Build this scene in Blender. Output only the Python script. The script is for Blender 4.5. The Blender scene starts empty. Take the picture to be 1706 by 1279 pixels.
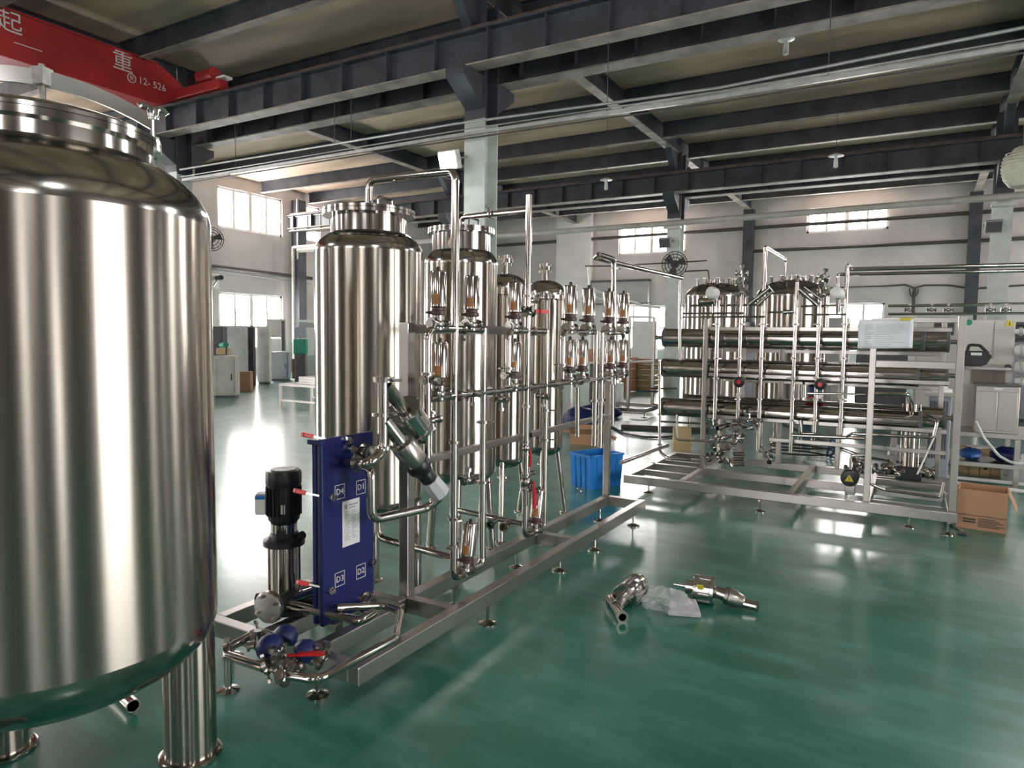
import bpy, bmesh, math, random
from mathutils import Vector, Matrix, Quaternion
random.seed(7)
scene = bpy.context.scene
COL = scene.collection
R_ = math.radians

# ------------------------------------------------------------------ camera
FPX, YAW, PIT, ROLL, CAMH = 1160.0, R_(30.18), R_(3.985), R_(0.65), 1.6
cF = Vector((-math.sin(YAW)*math.cos(PIT), math.cos(YAW)*math.cos(PIT), -math.sin(PIT)))
r0 = Vector((math.cos(YAW), math.sin(YAW), 0)); u0 = r0.cross(cF)
cR = math.cos(ROLL)*r0 + math.sin(ROLL)*u0; cU = -math.sin(ROLL)*r0 + math.cos(ROLL)*u0
cC = Vector((0, 0, CAMH))
cam = bpy.data.cameras.new('camera'); camo = bpy.data.objects.new('camera', cam); COL.objects.link(camo)
M = Matrix((cR, cU, -cF)).transposed().to_4x4(); M.translation = cC
camo.matrix_world = M
cam.sensor_fit = 'HORIZONTAL'; cam.sensor_width = 36; cam.lens = FPX/1706*36
cam.clip_start = 0.05; cam.clip_end = 200
scene.camera = camo
def at(x, y, X=None, Y=None, Z=None):
    """photo pixel -> point of the place on a known wall, floor or pipe plane"""
    v = cF + (x-853)/FPX*cR - (y-639.5)/FPX*cU
    t = X/v.x if X is not None else Y/v.y if Y is not None else (Z-CAMH)/v.z
    return cC + t*v

# ------------------------------------------------------------------ world, exposure
w = bpy.data.worlds.new('daylight'); scene.world = w; w.use_nodes = True
w.node_tree.nodes['Background'].inputs[0].default_value = (0.85, 0.93, 1.0, 1)
w.node_tree.nodes['Background'].inputs[1].default_value = 1.0
scene.view_settings.view_transform = 'Standard'; scene.view_settings.look = 'None'
scene.view_settings.exposure = 0.85; scene.view_settings.gamma = 1.0
scene.view_settings.use_curve_mapping = False
WINDOW_LIGHT = 20.0
SIDE_LIGHT = 7.0
LAMP_LIGHT = 150.0

# ------------------------------------------------------------------ materials
def mat(name, col, rough=0.5, metal=0.0, nscale=8, namt=0.15, col2=None, rvar=0.0, bump=0.0, bscale=60,
        stretch=None, aniso=0.0, coat=0.0, alpha=None, trans=0.0, detail=4, spec=0.5):
    m = bpy.data.materials.new(name); m.use_nodes = True
    nt = m.node_tree; b = nt.nodes['Principled BSDF']; N = nt.nodes.new; L = nt.links.new
    tc = N('ShaderNodeTexCoord'); vec = tc.outputs['Object']
    if stretch:
        mp = N('ShaderNodeMapping'); mp.inputs['Scale'].default_value = stretch; L(vec, mp.inputs[0]); vec = mp.outputs[0]
    n = N('ShaderNodeTexNoise'); n.inputs['Scale'].default_value = nscale; n.inputs['Detail'].default_value = detail
    L(vec, n.inputs['Vector'])
    mx = N('ShaderNodeMix'); mx.data_type = 'RGBA'
    c2 = col2 or tuple(c*(1-namt) for c in col); c1 = col if col2 else tuple(min(1, c*(1+namt*0.5)) for c in col)
    mx.inputs[6].default_value = (*c1, 1); mx.inputs[7].default_value = (*c2, 1)
    rp = N('ShaderNodeMapRange'); rp.inputs[1].default_value = 0.35; rp.inputs[2].default_value = 0.65
    L(n.outputs[0], rp.inputs[0]); L(rp.outputs[0], mx.inputs[0]); L(mx.outputs[2], b.inputs['Base Color'])
    b.inputs['Metallic'].default_value = metal; b.inputs['Roughness'].default_value = rough
    b.inputs['Specular IOR Level'].default_value = spec
    if rvar:
        rr = N('ShaderNodeMapRange'); rr.inputs[1].default_value = .3; rr.inputs[2].default_value = .7
        rr.inputs[3].default_value = max(0.02, rough-rvar); rr.inputs[4].default_value = rough+rvar
        L(n.outputs[0], rr.inputs[0]); L(rr.outputs[0], b.inputs['Roughness'])
    if bump:
        n2 = N('ShaderNodeTexNoise'); n2.inputs['Scale'].default_value = bscale; n2.inputs['Detail'].default_value = 3
        L(vec, n2.inputs['Vector'])
        bp = N('ShaderNodeBump'); bp.inputs['Strength'].default_value = bump; bp.inputs['Distance'].default_value = 0.01
        L(n2.outputs[0], bp.inputs['Height']); L(bp.outputs[0], b.inputs['Normal'])
    if aniso:
        b.inputs['Anisotropic'].default_value = aniso; b.inputs['Anisotropic Rotation'].default_value = 0.25
        tg = N('ShaderNodeTangent'); tg.direction_type = 'RADIAL'; tg.axis = 'Z'; L(tg.outputs[0], b.inputs['Tangent'])
    if coat: b.inputs['Coat Weight'].default_value = coat; b.inputs['Coat Roughness'].default_value = 0.08
    if trans: b.inputs['Transmission Weight'].default_value = trans
    if alpha is not None: b.inputs['Alpha'].default_value = alpha
    return m
def emit(name, col, s, col2=None, nscale=1.0):
    m = bpy.data.materials.new(name); m.use_nodes = True; nt = m.node_tree
    nt.nodes.remove(nt.nodes['Principled BSDF']); e = nt.nodes.new('ShaderNodeEmission')
    e.inputs[1].default_value = s
    tc = nt.nodes.new('ShaderNodeTexCoord'); n = nt.nodes.new('ShaderNodeTexNoise'); n.inputs['Scale'].default_value = nscale
    nt.links.new(tc.outputs['Object'], n.inputs['Vector'])
    mx = nt.nodes.new('ShaderNodeMix'); mx.data_type = 'RGBA'
    mx.inputs[6].default_value = (*col, 1); mx.inputs[7].default_value = (*(col2 or col), 1)
    nt.links.new(n.outputs[0], mx.inputs[0]); nt.links.new(mx.outputs[2], e.inputs[0])
    nt.links.new(e.outputs[0], nt.nodes['Material Output'].inputs[0]); return m

MT = dict(
 shell=mat('brushed_stainless_shell', (.44,.395,.345), .20, 1, nscale=3, namt=.10, aniso=.88, stretch=(1,1,.05), rvar=.04, bump=.06, bscale=4),
 dome=mat('polished_stainless_dome', (.46,.44,.41), .15, 1, nscale=5, namt=.08),
 steel=mat('stainless_pipe', (.50,.465,.43), .13, 1, nscale=9, namt=.06),
 tube=mat('satin_stainless_tube', (.47,.44,.41), .30, 1, nscale=4, namt=.10),
 cast=mat('cast_stainless', (.40,.38,.35), .26, 1, nscale=30, namt=.2),
 dark=mat('navy_steel_paint', (.055,.060,.073), .48, 0, nscale=2.2, namt=.35, rvar=.1),
 flange=mat('lit_steel_flange', (.30,.255,.225), .6, 0, nscale=2.5, namt=.4),  # light caught by the beam undersides is put into this paler colour
 rail=mat('rusty_rail', (.13,.085,.07), .6, .3, nscale=6, namt=.4),
 column=mat('pale_green_white_column', (.66,.70,.655), .5, 0, nscale=2.5, namt=.18),
 wall=mat('limewashed_wall', (.71,.655,.655), .85, 0, nscale=.55, col2=(.55,.51,.51), detail=9, bump=.15, bscale=6),
 brownwall=mat('reflection_tuned_brown', (.26,.205,.165), .8, 0, nscale=.6, col2=(.17,.135,.11), detail=6),  # unseen walls browned to put darker tones into the tank reflections
 plaster=mat('window_lit_plaster', (.86,.82,.81), .8, 0, nscale=1.2, namt=.08),
 deck=mat('stained_roof_deck', (.62,.45,.33), .8, 0, nscale=.9, col2=(.33,.245,.175), detail=8, stretch=(.35,1.3,1)),
 white=mat('white_plastic', (.78,.78,.76), .4, 0, namt=.05),
 winframe=mat('white_window_frame', (.72,.72,.70), .4, 0, namt=.06),
 red=mat('red_crane_paint', (.44,.028,.030), .42, 0, nscale=1.5, namt=.22),
 redh=mat('red_vinyl_handle', (.62,.02,.025), .35, 0, namt=.1),
 blue=mat('blue_enamel', (.0065,.013,.115), .34, 0, nscale=3, namt=.2),
 blue2=mat('blue_rubber', (.009,.018,.115), .45, 0, namt=.2),
 crate=mat('blue_plastic_crate', (.012,.20,.62), .38, 0, nscale=5, namt=.15),
 black=mat('black_cast_paint', (.018,.018,.020), .35, 0, nscale=10, namt=.3),
 rubber=mat('black_rubber', (.02,.02,.02), .6, 0, namt=.3),
 dgrey=mat('dark_grey_panel', (.10,.10,.105), .5, 0, namt=.2),
 card=mat('corrugated_cardboard', (.46,.26,.155), .85, 0, nscale=4, namt=.10),
 card2=mat('pale_cardboard', (.55,.40,.22), .85, 0, nscale=4, namt=.12),
 wood=mat('rough_plywood', (.47,.33,.17), .8, 0, nscale=3, namt=.35, stretch=(1,1,8)),
 wood2=mat('reddish_wood', (.30,.13,.06), .7, 0, nscale=3, namt=.3),
 paper=mat('white_paper', (.86,.87,.92), .8, 0, nscale=3, namt=.06),
 ink=mat('black_print', (.05,.05,.05), .7, 0, namt=.1),
 ink2=mat('grey_print', (.36,.38,.42), .7, 0, namt=.1),
 wink=mat('white_lettering', (.68,.64,.60), .6, 0, namt=.15),
 orange=mat('orange_sticker', (.42,.17,.05), .5, 0, namt=.15),
 brown=mat('brown_bonnet', (.085,.036,.030), .4, 0, namt=.3),
 yellow=mat('yellow_tape', (.72,.60,.04), .5, 0, namt=.1),
 green=mat('green_tag', (.03,.28,.18), .5, 0, namt=.1),
 beige=mat('beige_machine_paint', (.60,.575,.53), .45, 0, nscale=2, namt=.06),
 grey=mat('grey_machine_paint', (.40,.40,.39), .45, 0, nscale=2, namt=.12),
 bluegrey=mat('blue_grey_cabinet', (.36,.38,.43), .45, 0, nscale=2, namt=.1),
 beigepipe=mat('beige_pipe_paint', (.50,.48,.42), .5, 0, nscale=3, namt=.15),
 darkpipe=mat('dark_pipe_paint', (.075,.065,.065), .5, 0, nscale=3, namt=.2),
 gpipe=mat('galvanised_conduit', (.52,.53,.52), .35, .7, nscale=6, namt=.15),
 film=mat('wrinkled_clear_film', (.80,.82,.82), .16, 0, nscale=6, namt=.1, bump=.8, bscale=14, alpha=.45),
 bag=mat('thin_clear_bag', (.85,.88,.88), .12, 0, nscale=6, namt=.05, alpha=.30),
 foam=mat('grey_packing_foam', (.48,.47,.50), .8, 0, nscale=25, namt=.15),
 opal=mat('milky_plastic_cap', (.62,.62,.66), .25, 0, nscale=10, namt=.06),
 chrome=mat('mirror_chrome', (.62,.61,.60), .17, 1, nscale=6, namt=.05),
 cream=mat('cream_lamp_shade', (.62,.62,.50), .5, 0, namt=.08),
 hose=mat('black_hose', (.03,.03,.032), .45, 0, namt=.2),
 bhose=mat('blue_hose', (.03,.10,.33), .4, 0, namt=.15),
 pane=emit('daylit_window_pane', (1,.955,.955), WINDOW_LIGHT, (1,.97,.94), .7),
 lampface=emit('floodlight_lens', (.95,1,.97), LAMP_LIGHT),
 paneside=emit('daylit_workshop_window', (1,.93,.90), SIDE_LIGHT, (.92,.97,1), .4),
)
# green epoxy floor: glossy, scuffed
def floor_mat():
    m = bpy.data.materials.new('green_epoxy_floor'); m.use_nodes = True; nt = m.node_tree; N = nt.nodes.new; L = nt.links.new
    b = nt.nodes['Principled BSDF']; tc = N('ShaderNodeTexCoord')
    n1 = N('ShaderNodeTexNoise'); n1.inputs['Scale'].default_value = .9; n1.inputs['Detail'].default_value = 5; n1.inputs['Distortion'].default_value = .0
    n2 = N('ShaderNodeTexNoise'); n2.inputs['Scale'].default_value = 3.2; n2.inputs['Detail'].default_value = 7; n2.inputs['Roughness'].default_value = .62; n2.inputs['Distortion'].default_value = .0
    mp = N('ShaderNodeMapping'); mp.inputs['Scale'].default_value = (.55,1.6,1); mp.inputs['Rotation'].default_value = (0,0,.5); L(tc.outputs['Object'], mp.inputs[0])
    L(tc.outputs['Object'], n1.inputs['Vector']); L(mp.outputs[0], n2.inputs['Vector'])
    r1 = N('ShaderNodeValToRGB'); e = r1.color_ramp.elements
    e[0].position = .32; e[0].color = (.012,.125,.086,1); e[1].position = .70; e[1].color = (.030,.205,.150,1)
    L(n1.outputs[0], r1.inputs[0])
    r2 = N('ShaderNodeMapRange'); r2.inputs[1].default_value = .46; r2.inputs[2].default_value = .72; r2.inputs[3].default_value = 0; r2.inputs[4].default_value = .75
    L(n2.outputs[0], r2.inputs[0])
    mx = N('ShaderNodeMix'); mx.data_type = 'RGBA'; mx.inputs[7].default_value = (.11,.32,.265,1)
    L(r2.outputs[0], mx.inputs[0]); L(r1.outputs[0], mx.inputs[6]); L(mx.outputs[2], b.inputs['Base Color'])
    rr = N('ShaderNodeMapRange'); rr.inputs[1].default_value = .3; rr.inputs[2].default_value = .75; rr.inputs[3].default_value = .26; rr.inputs[4].default_value = .40; b.inputs['Coat Weight'].default_value = .6; b.inputs['Coat Roughness'].default_value = .16
    n4 = N('ShaderNodeTexNoise'); n4.inputs['Scale'].default_value = 1.7; n4.inputs['Detail'].default_value = 5; L(tc.outputs['Object'], n4.inputs['Vector'])
    b.inputs['Roughness'].default_value = .32
    b.inputs['Specular IOR Level'].default_value = .5
    bp = N('ShaderNodeBump'); bp.inputs['Strength'].default_value = .05; bp.inputs['Distance'].default_value = .02
    n3 = N('ShaderNodeTexNoise'); n3.inputs['Scale'].default_value = 7; n3.inputs['Detail'].default_value = 2
    L(tc.outputs['Object'], n3.inputs['Vector']); L(n3.outputs[0], bp.inputs['Height']); L(bp.outputs[0], b.inputs['Normal'])
    return m
MT['floor'] = floor_mat()

# ------------------------------------------------------------------ mesh helpers
def V(*a): return Vector(a[0] if len(a) == 1 else a)
def frame(axis):
    z = Vector(axis).normalized(); a = Vector((0,0,1)) if abs(z.z) < .9 else Vector((1,0,0))
    x = a.cross(z).normalized(); return x, z.cross(x), z
class MB:
    def __init__(s): s.v = []; s.f = []
    def add(s, vs, fs):
        o = len(s.v); s.v += [Vector(p) for p in vs]; s.f += [tuple(i+o for i in f) for f in fs]; return s
    def box(s, lo, hi):
        (a,b,c), (d,e,f) = lo, hi
        return s.add([(a,b,c),(d,b,c),(d,e,c),(a,e,c),(a,b,f),(d,b,f),(d,e,f),(a,e,f)],
            [(0,3,2,1),(4,5,6,7),(0,1,5,4),(1,2,6,5),(2,3,7,6),(3,0,4,7)])
    def cbox(s, c, size, rz=0.0, rot=None):
        q = rot or Matrix.Rotation(rz, 3, 'Z'); c = Vector(c); x, y, z = [k/2 for k in size]
        vs = [c + q @ Vector((i*x, j*y, k*z)) for k in (-1,1) for (i,j) in ((-1,-1),(1,-1),(1,1),(-1,1))]
        return s.add(vs, [(0,3,2,1),(4,5,6,7),(0,1,5,4),(1,2,6,5),(2,3,7,6),(3,0,4,7)])
    def bar(s, p, q, wd, ht):
        p, q = Vector(p), Vector(q); x, y, z = frame(q-p)
        if abs((q-p).normalized().z) >= .9: x, y = Vector((1,0,0)), Vector((0,1,0))
        vs = [a + x*i*wd/2 + y*j*ht/2 for a in (p, q) for (i,j) in ((-1,-1),(1,-1),(1,1),(-1,1))]
        return s.add(vs, [(0,3,2,1),(4,5,6,7),(0,1,5,4),(1,2,6,5),(2,3,7,6),(3,0,4,7)])
    def lathe(s, prof, o=(0,0,0), axis=(0,0,1), n=32, caps=True):
        x, y, z = frame(axis); o = Vector(o); vs = []; fs = []
        for (r, h) in prof:
            for i in range(n):
                a = 2*math.pi*i/n; vs.append(o + z*h + (x*math.cos(a)+y*math.sin(a))*max(r, 1e-5))
        for k in range(len(prof)-1):
            for i in range(n):
                j = (i+1) % n; fs.append((k*n+i, k*n+j, (k+1)*n+j, (k+1)*n+i))
        if caps:
            fs.append(tuple(range(n-1,-1,-1))); m = (len(prof)-1)*n; fs.append(tuple(range(m, m+n)))
        return s.add(vs, fs)
    def cyl(s, p, q, r, n=14, r2=None):
        p, q = Vector(p), Vector(q); return s.lathe([(r,0),(r if r2 is None else r2,(q-p).length)], p, q-p, n)
    def ring(s, p, axis, ri, ro, h, n=24):
        return s.lathe([(ri,-h/2),(ro,-h/2),(ro,h/2),(ri,h/2),(ri,-h/2)], p, axis, n, caps=False)
    def hollow(s, p, q, r, t=.003, n=16):
        p, q = Vector(p), Vector(q); l = (q-p).length
        return s.lathe([(r-t,0),(r,0),(r,l),(r-t,l),(r-t,0)], p, q-p, n, caps=False)
    def sphere(s, c, r, n=16, sc=(1,1,1)):
        k = n//2; vs = []; fs = []; c = Vector(c)
        for i in range(k+1):
            t = math.pi*i/k
            for j in range(n):
                a = 2*math.pi*j/n; rr = max(math.sin(t), 1e-4)
                vs.append(c + Vector((r*rr*math.cos(a)*sc[0], r*rr*math.sin(a)*sc[1], -r*math.cos(t)*sc[2])))
        for i in range(k):
            for j in range(n):
                l = (j+1) % n; fs.append((i*n+j, i*n+l, (i+1)*n+l, (i+1)*n+j))
        return s.add(vs, fs)
    def tube(s, pts, r, bend=None, n=12, closed_ends=True):
        pts = [Vector(p) for p in pts]; bend = r*2.2 if bend is None else bend
        path = [pts[0]]
        for i in range(1, len(pts)-1):
            a, b, c = pts[i-1], pts[i], pts[i+1]; d1 = (a-b); d2 = (c-b); l1, l2 = d1.length, d2.length
            if l1 < 1e-6 or l2 < 1e-6: continue
            d1 /= l1; d2 /= l2; ang = d1.angle(d2)
            if ang > math.pi-.06: path.append(b); continue
            t = min(bend/math.tan(ang/2), l1*.48, l2*.48); p0, p1 = b+d1*t, b+d2*t
            m = 6
            for k in range(m+1):
                u = k/m; path.append((1-u)**2*p0 + 2*u*(1-u)*b + u*u*p1)
        path.append(pts[-1])
        clean = [path[0]]
        for p in path[1:]:
            if (p-clean[-1]).length > 1e-5: clean.append(p)
        path = clean; x, y, z = frame(path[1]-path[0]); vs = []; fs = []; prev = z
        for i, p in enumerate(path):
            if i == 0: t = (path[1]-p).normalized()
            elif i == len(path)-1: t = (p-path[i-1]).normalized()
            else: t = ((path[i+1]-p).normalized()+(p-path[i-1]).normalized()).normalized()
            q = prev.rotation_difference(t); x = q @ x; x = (x - t*x.dot(t)).normalized(); yv = t.cross(x); prev = t
            for j in range(n):
                a = 2*math.pi*j/n; vs.append(p + (x*math.cos(a)+yv*math.sin(a))*r)
        for i in range(len(path)-1):
            for j in range(n):
                k = (j+1) % n; fs.append((i*n+j, i*n+k, (i+1)*n+k, (i+1)*n+j))
        if closed_ends:
            fs.append(tuple(range(n-1,-1,-1))); m = (len(path)-1)*n; fs.append(tuple(range(m, m+n)))
        return s.add(vs, fs)
    def mesh(s, name, m, off=None, smooth=True, angle=35):
        me = bpy.data.meshes.new(name)
        vs = [v-off for v in s.v] if off is not None else s.v
        me.from_pydata([tuple(v) for v in vs], [], s.f); me.materials.append(MT[m] if isinstance(m, str) else m)
        if smooth:
            me.shade_smooth(); me.set_sharp_from_angle(angle=R_(angle))
        me.update(); return me
    def build(s, name, m, parent=None, local=False, smooth=True, bevel=0, angle=35, label=None):
        off = None
        if parent is not None and not local:
            r = parent
            while r.parent: r = r.parent
            off = r.location.copy()
        o = bpy.data.objects.new(name, s.mesh(name, m, off, smooth, angle)); COL.objects.link(o)
        if parent is not None: o.parent = parent
        if bevel:
            b = o.modifiers.new('bevel', 'BEVEL'); b.width = bevel; b.segments = 2; b.limit_method = 'ANGLE'
        if label: o['label'] = label
        return o
def tag(o, label=None, cat=None, group=None, kind=None):
    if label: o['label'] = label
    if cat: o['category'] = cat
    if group: o['group'] = group
    if kind: o['kind'] = kind
    return o
def thing(name, label, cat, loc=(0,0,0), rz=0.0, group=None, kind=None):
    o = bpy.data.objects.new(name, None); COL.objects.link(o); o.location = loc; o.rotation_euler = (0,0,rz)
    o.empty_display_size = .1
    return tag(o, label, cat, group, kind)
def inst(name, mesh, parent, loc, axis=(0,0,1), spin=0.0, scale=1.0, local=False):
    o = bpy.data.objects.new(name, mesh); COL.objects.link(o); loc = Vector(loc)
    if parent is not None:
        o.parent = parent
        if not local:
            r = parent
            while r.parent: r = r.parent
            loc = loc - r.location
    o.location = loc
    q = Vector((0,0,1)).rotation_difference(Vector(axis).normalized()) @ Quaternion((0,0,1), spin)
    o.rotation_euler = q.to_euler(); o.scale = (scale,)*3 if not hasattr(scale, '__len__') else scale
    return o
def sub(name, mesh, parent):
    o = bpy.data.objects.new(name, mesh); COL.objects.link(o); o.parent = parent; return o
def ell(R, z0, h, a0, a1, n=10):
    """profile of an ellipsoidal dish: angle 0 = rim, 90 = pole"""
    return [(R*math.cos(R_(a0+(a1-a0)*i/n)), z0+h*math.sin(R_(a0+(a1-a0)*i/n))) for i in range(n+1)]
def text_mesh(s, size, m, depth=.004):
    c = bpy.data.curves.new('lettering', 'FONT'); c.body = s; c.size = size; c.extrude = depth/2
    c.align_x = 'CENTER'; c.align_y = 'CENTER'; c.resolution_u = 2
    o = bpy.data.objects.new('lettering', c); COL.objects.link(o)
    bpy.context.view_layer.update()
    me = bpy.data.meshes.new_from_object(o.evaluated_get(bpy.context.evaluated_depsgraph_get()))
    bpy.data.objects.remove(o); me.materials.clear(); me.materials.append(MT[m]); return me
def lettering(s, size, m, parent, loc, right, up, name='lettering', local=False):
    o = bpy.data.objects.new(name, text_mesh(s, size, m)); COL.objects.link(o); loc = Vector(loc)
    x = Vector(right).normalized(); z = x.cross(Vector(up)).normalized(); y = z.cross(x)
    r = parent
    while r.parent: r = r.parent
    o.parent = parent; Mx = Matrix((x, y, z)).transposed().to_4x4(); Mx.translation = loc if local else loc - r.location
    o.matrix_local = Mx; return o

# ================================================================== THE SETTING
XL, XR, YF, YB, ZC = -22.4, 9.8, 31.0, -11.0, 7.42
fl = MB().box((XL-.3, YB-.3, -.2), (XR+.3, YF+.3, 0)).build('floor', 'floor', smooth=False); tag(fl, kind='structure', label='glossy green epoxy workshop floor with scuffs')
ce = MB().box((XL-.3, YB-.3, ZC), (XR+.3, YF+.3, ZC+.25)).build('ceiling', 'deck', smooth=False); tag(ce, kind='structure', label='brown stained roof deck above dark steel joists')

def wall(name, axis, plane, out, u0, u1, holes, m='wall'):
    """wall slab with rectangular openings; u runs along the wall"""
    us = sorted({u0, u1, *[h[0] for h in holes], *[h[1] for h in holes]}); zs = sorted({0, ZC, *[h[2] for h in holes], *[h[3] for h in holes]})
    b = MB(); t = .24*out
    for i in range(len(us)-1):
        for k in range(len(zs)-1):
            uc, zc = (us[i]+us[i+1])/2, (zs[k]+zs[k+1])/2
            if any(h[0] < uc < h[1] and h[2] < zc < h[3] for h in holes): continue
            lo, hi = min(plane, plane+t), max(plane, plane+t)
            if axis == 'X': b.box((lo, us[i], zs[k]), (hi, us[i+1], zs[k+1]))
            else: b.box((us[i], lo, zs[k]), (us[i+1], hi, zs[k+1]))
    o = b.build(name, m, smooth=False); tag(o, kind='structure'); return o
WN = [0]
def window(axis, plane, out, h, cols, rows=(1.0,), pane='pane', label=None):
    """cols: list of fractional widths; rows: fractional heights"""
    WN[0] += 1; u0, u1, z0, z1 = h; d0, d1 = plane+.05*out, plane+.13*out; fw = .085
    def bx(b, a0, a1, c0, c1, e0=d0, e1=d1):
        lo, hi = min(e0, e1), max(e0, e1)
        return b.box((lo, a0, c0), (hi, a1, c1)) if axis == 'X' else b.box((a0, lo, c0), (a1, hi, c1))
    root = thing('window_%d' % WN[0], label, None, (plane, (u0+u1)/2, z0) if axis == 'X' else ((u0+u1)/2, plane, z0), kind='structure')
    b = MB(); bx(b, u0, u1, z0, z0+fw); bx(b, u0, u1, z1-fw, z1); bx(b, u0, u0+fw, z0, z1); bx(b, u1-fw, u1, z0, z1)
    b.build('window_frame', 'winframe', root, smooth=False)
    tot = sum(cols); us = [u0]
    for c in cols: us.append(us[-1]+(u1-u0)*c/tot)
    tr = sum(rows); zs = [z0]
    for c in rows: zs.append(zs[-1]+(z1-z0)*c/tr)
    for i, u in enumerate(us[1:-1]):
        ww = .15 if (i+1) == len(cols)//2 else .085
        bx(MB(), u-ww/2, u+ww/2, z0+fw, z1-fw).build('mullion', 'winframe', root, smooth=False)
    for z in zs[1:-1]: bx(MB(), u0+fw, u1-fw, z-.04, z+.04).build('transom', 'winframe', root, smooth=False)
    m0, m1 = plane+.085*out, plane+.10*out
    for i in range(len(cols)):
        for k in range(len(rows)):
            bx(MB(), us[i]+.02, us[i+1]-.02, zs[k]+.02, zs[k+1]-.02, m0, m1).build('pane', pane, root, smooth=False)
    return root
# openings
LW = [(16.9,19.93,5.45,6.95), (21.2,22.0,5.45,6.95), (16.9,19.9,.95,3.09), (6.2,9.2,5.45,6.95), (6.2,9.2,.95,3.09), (-4.6,-1.4,5.45,6.95), (-4.6,-1.4,.95,3.09)]
FW = [(-12.34,-9.15,5.41,6.72), (-4.16,-1.2,5.9,6.89), (-12.34,-9.15,1.0,3.05), (-4.16,-1.2,1.0,3.05), (4.2,7.2,5.5,6.8), (4.2,7.2,1.0,3.05)]
RW = [(-8.5,-7.3,1.0,3.1), (-8.5,-5.5,5.4,6.7), (-3.6,-2.6,.05,2.6), (2.2,6.6,.05,4.4), (11.8,14.0,5.4,6.7), (12.0,13.0,1.0,3.1), (16.5,17.3,1.0,3.1), (23,26,5.2,6.8), (23,28,1.0,3.1)]
BW = [(-20,-17,5.2,6.8), (-12.5,-10,5.2,6.8), (-4.5,-1.5,5.2,6.8), (3,6,5.2,6.8), (-19,-18,1,3.1), (-11.5,-9.7,1,3.1), (3.5,4.6,1,3.1), (-4.6,-2.2,.05,4.2)]
wall('wall_left', 'X', XL, -1, YB, YF, LW); wall('wall_back', 'Y', YF, 1, XL, XR, FW)
wall('wall_right', 'X', XR, 1, YB, YF, RW, 'brownwall'); wall('wall_front', 'Y', YB, -1, XL, XR, BW, 'brownwall')
LWL = ['white framed four pane window high on the left wall', 'narrow high window just right of the left wall column', 'lower left wall window behind the film wrapped cabinets']
FWL = ['high far wall window left of the fan column', 'high far wall window above the right skid', 'lower far wall window beyond the valve manifold', 'lower far wall window behind the pressure vessels']
for i, h in enumerate(LW): window('X', XL, -1, h, (1,1,1,1) if h[1]-h[0] > 1 else (1,), (1,) if h[2] > 3 else (.85,1.25), label=LWL[i] if i < 3 else None)
for i, h in enumerate(FW): window('Y', YF, 1, h, (1,1,1,1), (1,) if h[2] > 3 else (1,1), label=FWL[i] if i < 4 else None)
for h in RW: window('X', XR, 1, h, (1,1.6,.7,1.2) if h[1]-h[0] > 2 else (1,1), (1,), 'paneside')
for h in BW: window('Y', YB, -1, h, (1,1.5,.8) if h[1]-h[0] > 2 else (1,1.3), (1,) if h[3]-h[2] < 3.5 else (1,1), 'paneside')

# ---- pier whitened to stand for window light; roller shutter box on the far wall
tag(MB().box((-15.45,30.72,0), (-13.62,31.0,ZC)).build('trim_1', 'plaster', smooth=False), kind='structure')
sb = thing('shutter_housing', 'grey roller shutter housing on the far wall below the high window', 'shutter', (-12.2,30.8,3.05))
MB().box((-13.55,30.7,3.15), (-10.75,30.98,4.15)).build('housing', 'grey', sb, bevel=.02)
MB().box((-13.6,30.66,4.15), (-10.7,31.0,4.24)).build('cap', 'dgrey', sb)
MB().box((-13.6,30.68,3.10), (-10.7,31.0,3.16)).build('lip', 'dgrey', sb)

# ---- columns
def column(X, Y, painted, label, zt=7.0, closed=False):
    r = thing('steel_column', label, 'column', (X,Y,0), kind='structure', group='steel columns of the hall')
    w2, d2, t = .20, .20, .02
    def sec(z0, z1, name, m):
        b = MB().box((X-w2, Y-d2, z0), (X+w2, Y-d2+t, z1)).box((X-w2, Y+d2-t, z0), (X+w2, Y+d2, z1)).box((X-.012, Y-d2+t, z0), (X+.012, Y+d2-t, z1))
        if closed: b = MB().box((X-w2, Y-d2, z0), (X+w2, Y+d2, z1))
        return b.build(name, m, r, smooth=False)
    if painted: sec(0, painted, 'lower_shaft', 'column'); sec(painted, zt, 'upper_shaft', 'dark')
    else: sec(0, zt, 'shaft', 'dark')
    return r
for X in (-14.4,-6.4,1.6):
    for Y in (-.6, 9.9, 20.6):
        c = column(X, Y, 5.1 if Y > 5 else 0, {(-6.4,9.9):'pale column carrying the lit floodlight behind the tall tanks', (-14.4,9.9):'column behind the big tank at the end of the near crane beam', (-6.4,20.6):'pale column with the round wire cage fan', (1.6,20.6):'pale column with an unlit floodlight at the far right'}.get((X,Y)))
        for s in (-1, 1):   # corbels carrying the crane beams
            b = MB(); w2 = .17
            vs = [(X-w2,Y+s*.2,5.76),(X-w2,Y+s*.78,5.76),(X-w2,Y+s*.78,5.62),(X-w2,Y+s*.2,5.25),(X+w2,Y+s*.2,5.76),(X+w2,Y+s*.78,5.76),(X+w2,Y+s*.78,5.62),(X+w2,Y+s*.2,5.25)]
            b.add(vs, [(0,1,2,3),(7,6,5,4),(0,4,5,1),(1,5,6,2),(2,6,7,3),(3,7,4,0)]); b.build('corbel', 'dark', c, smooth=False)
        for s in (-1, 1):   # haunch plates under the rafters
            b = MB(); w2 = .09
            vs = [(X-w2,Y+s*.2,7.0),(X-w2,Y+s*.95,7.0),(X-w2,Y+s*.2,6.25),(X+w2,Y+s*.2,7.0),(X+w2,Y+s*.95,7.0),(X+w2,Y+s*.2,6.25)]
            b.add(vs, [(0,1,2),(5,4,3),(0,3,4,1),(1,4,5,2),(2,5,3,0)]); b.build('haunch', 'dark', c, smooth=False)
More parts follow.
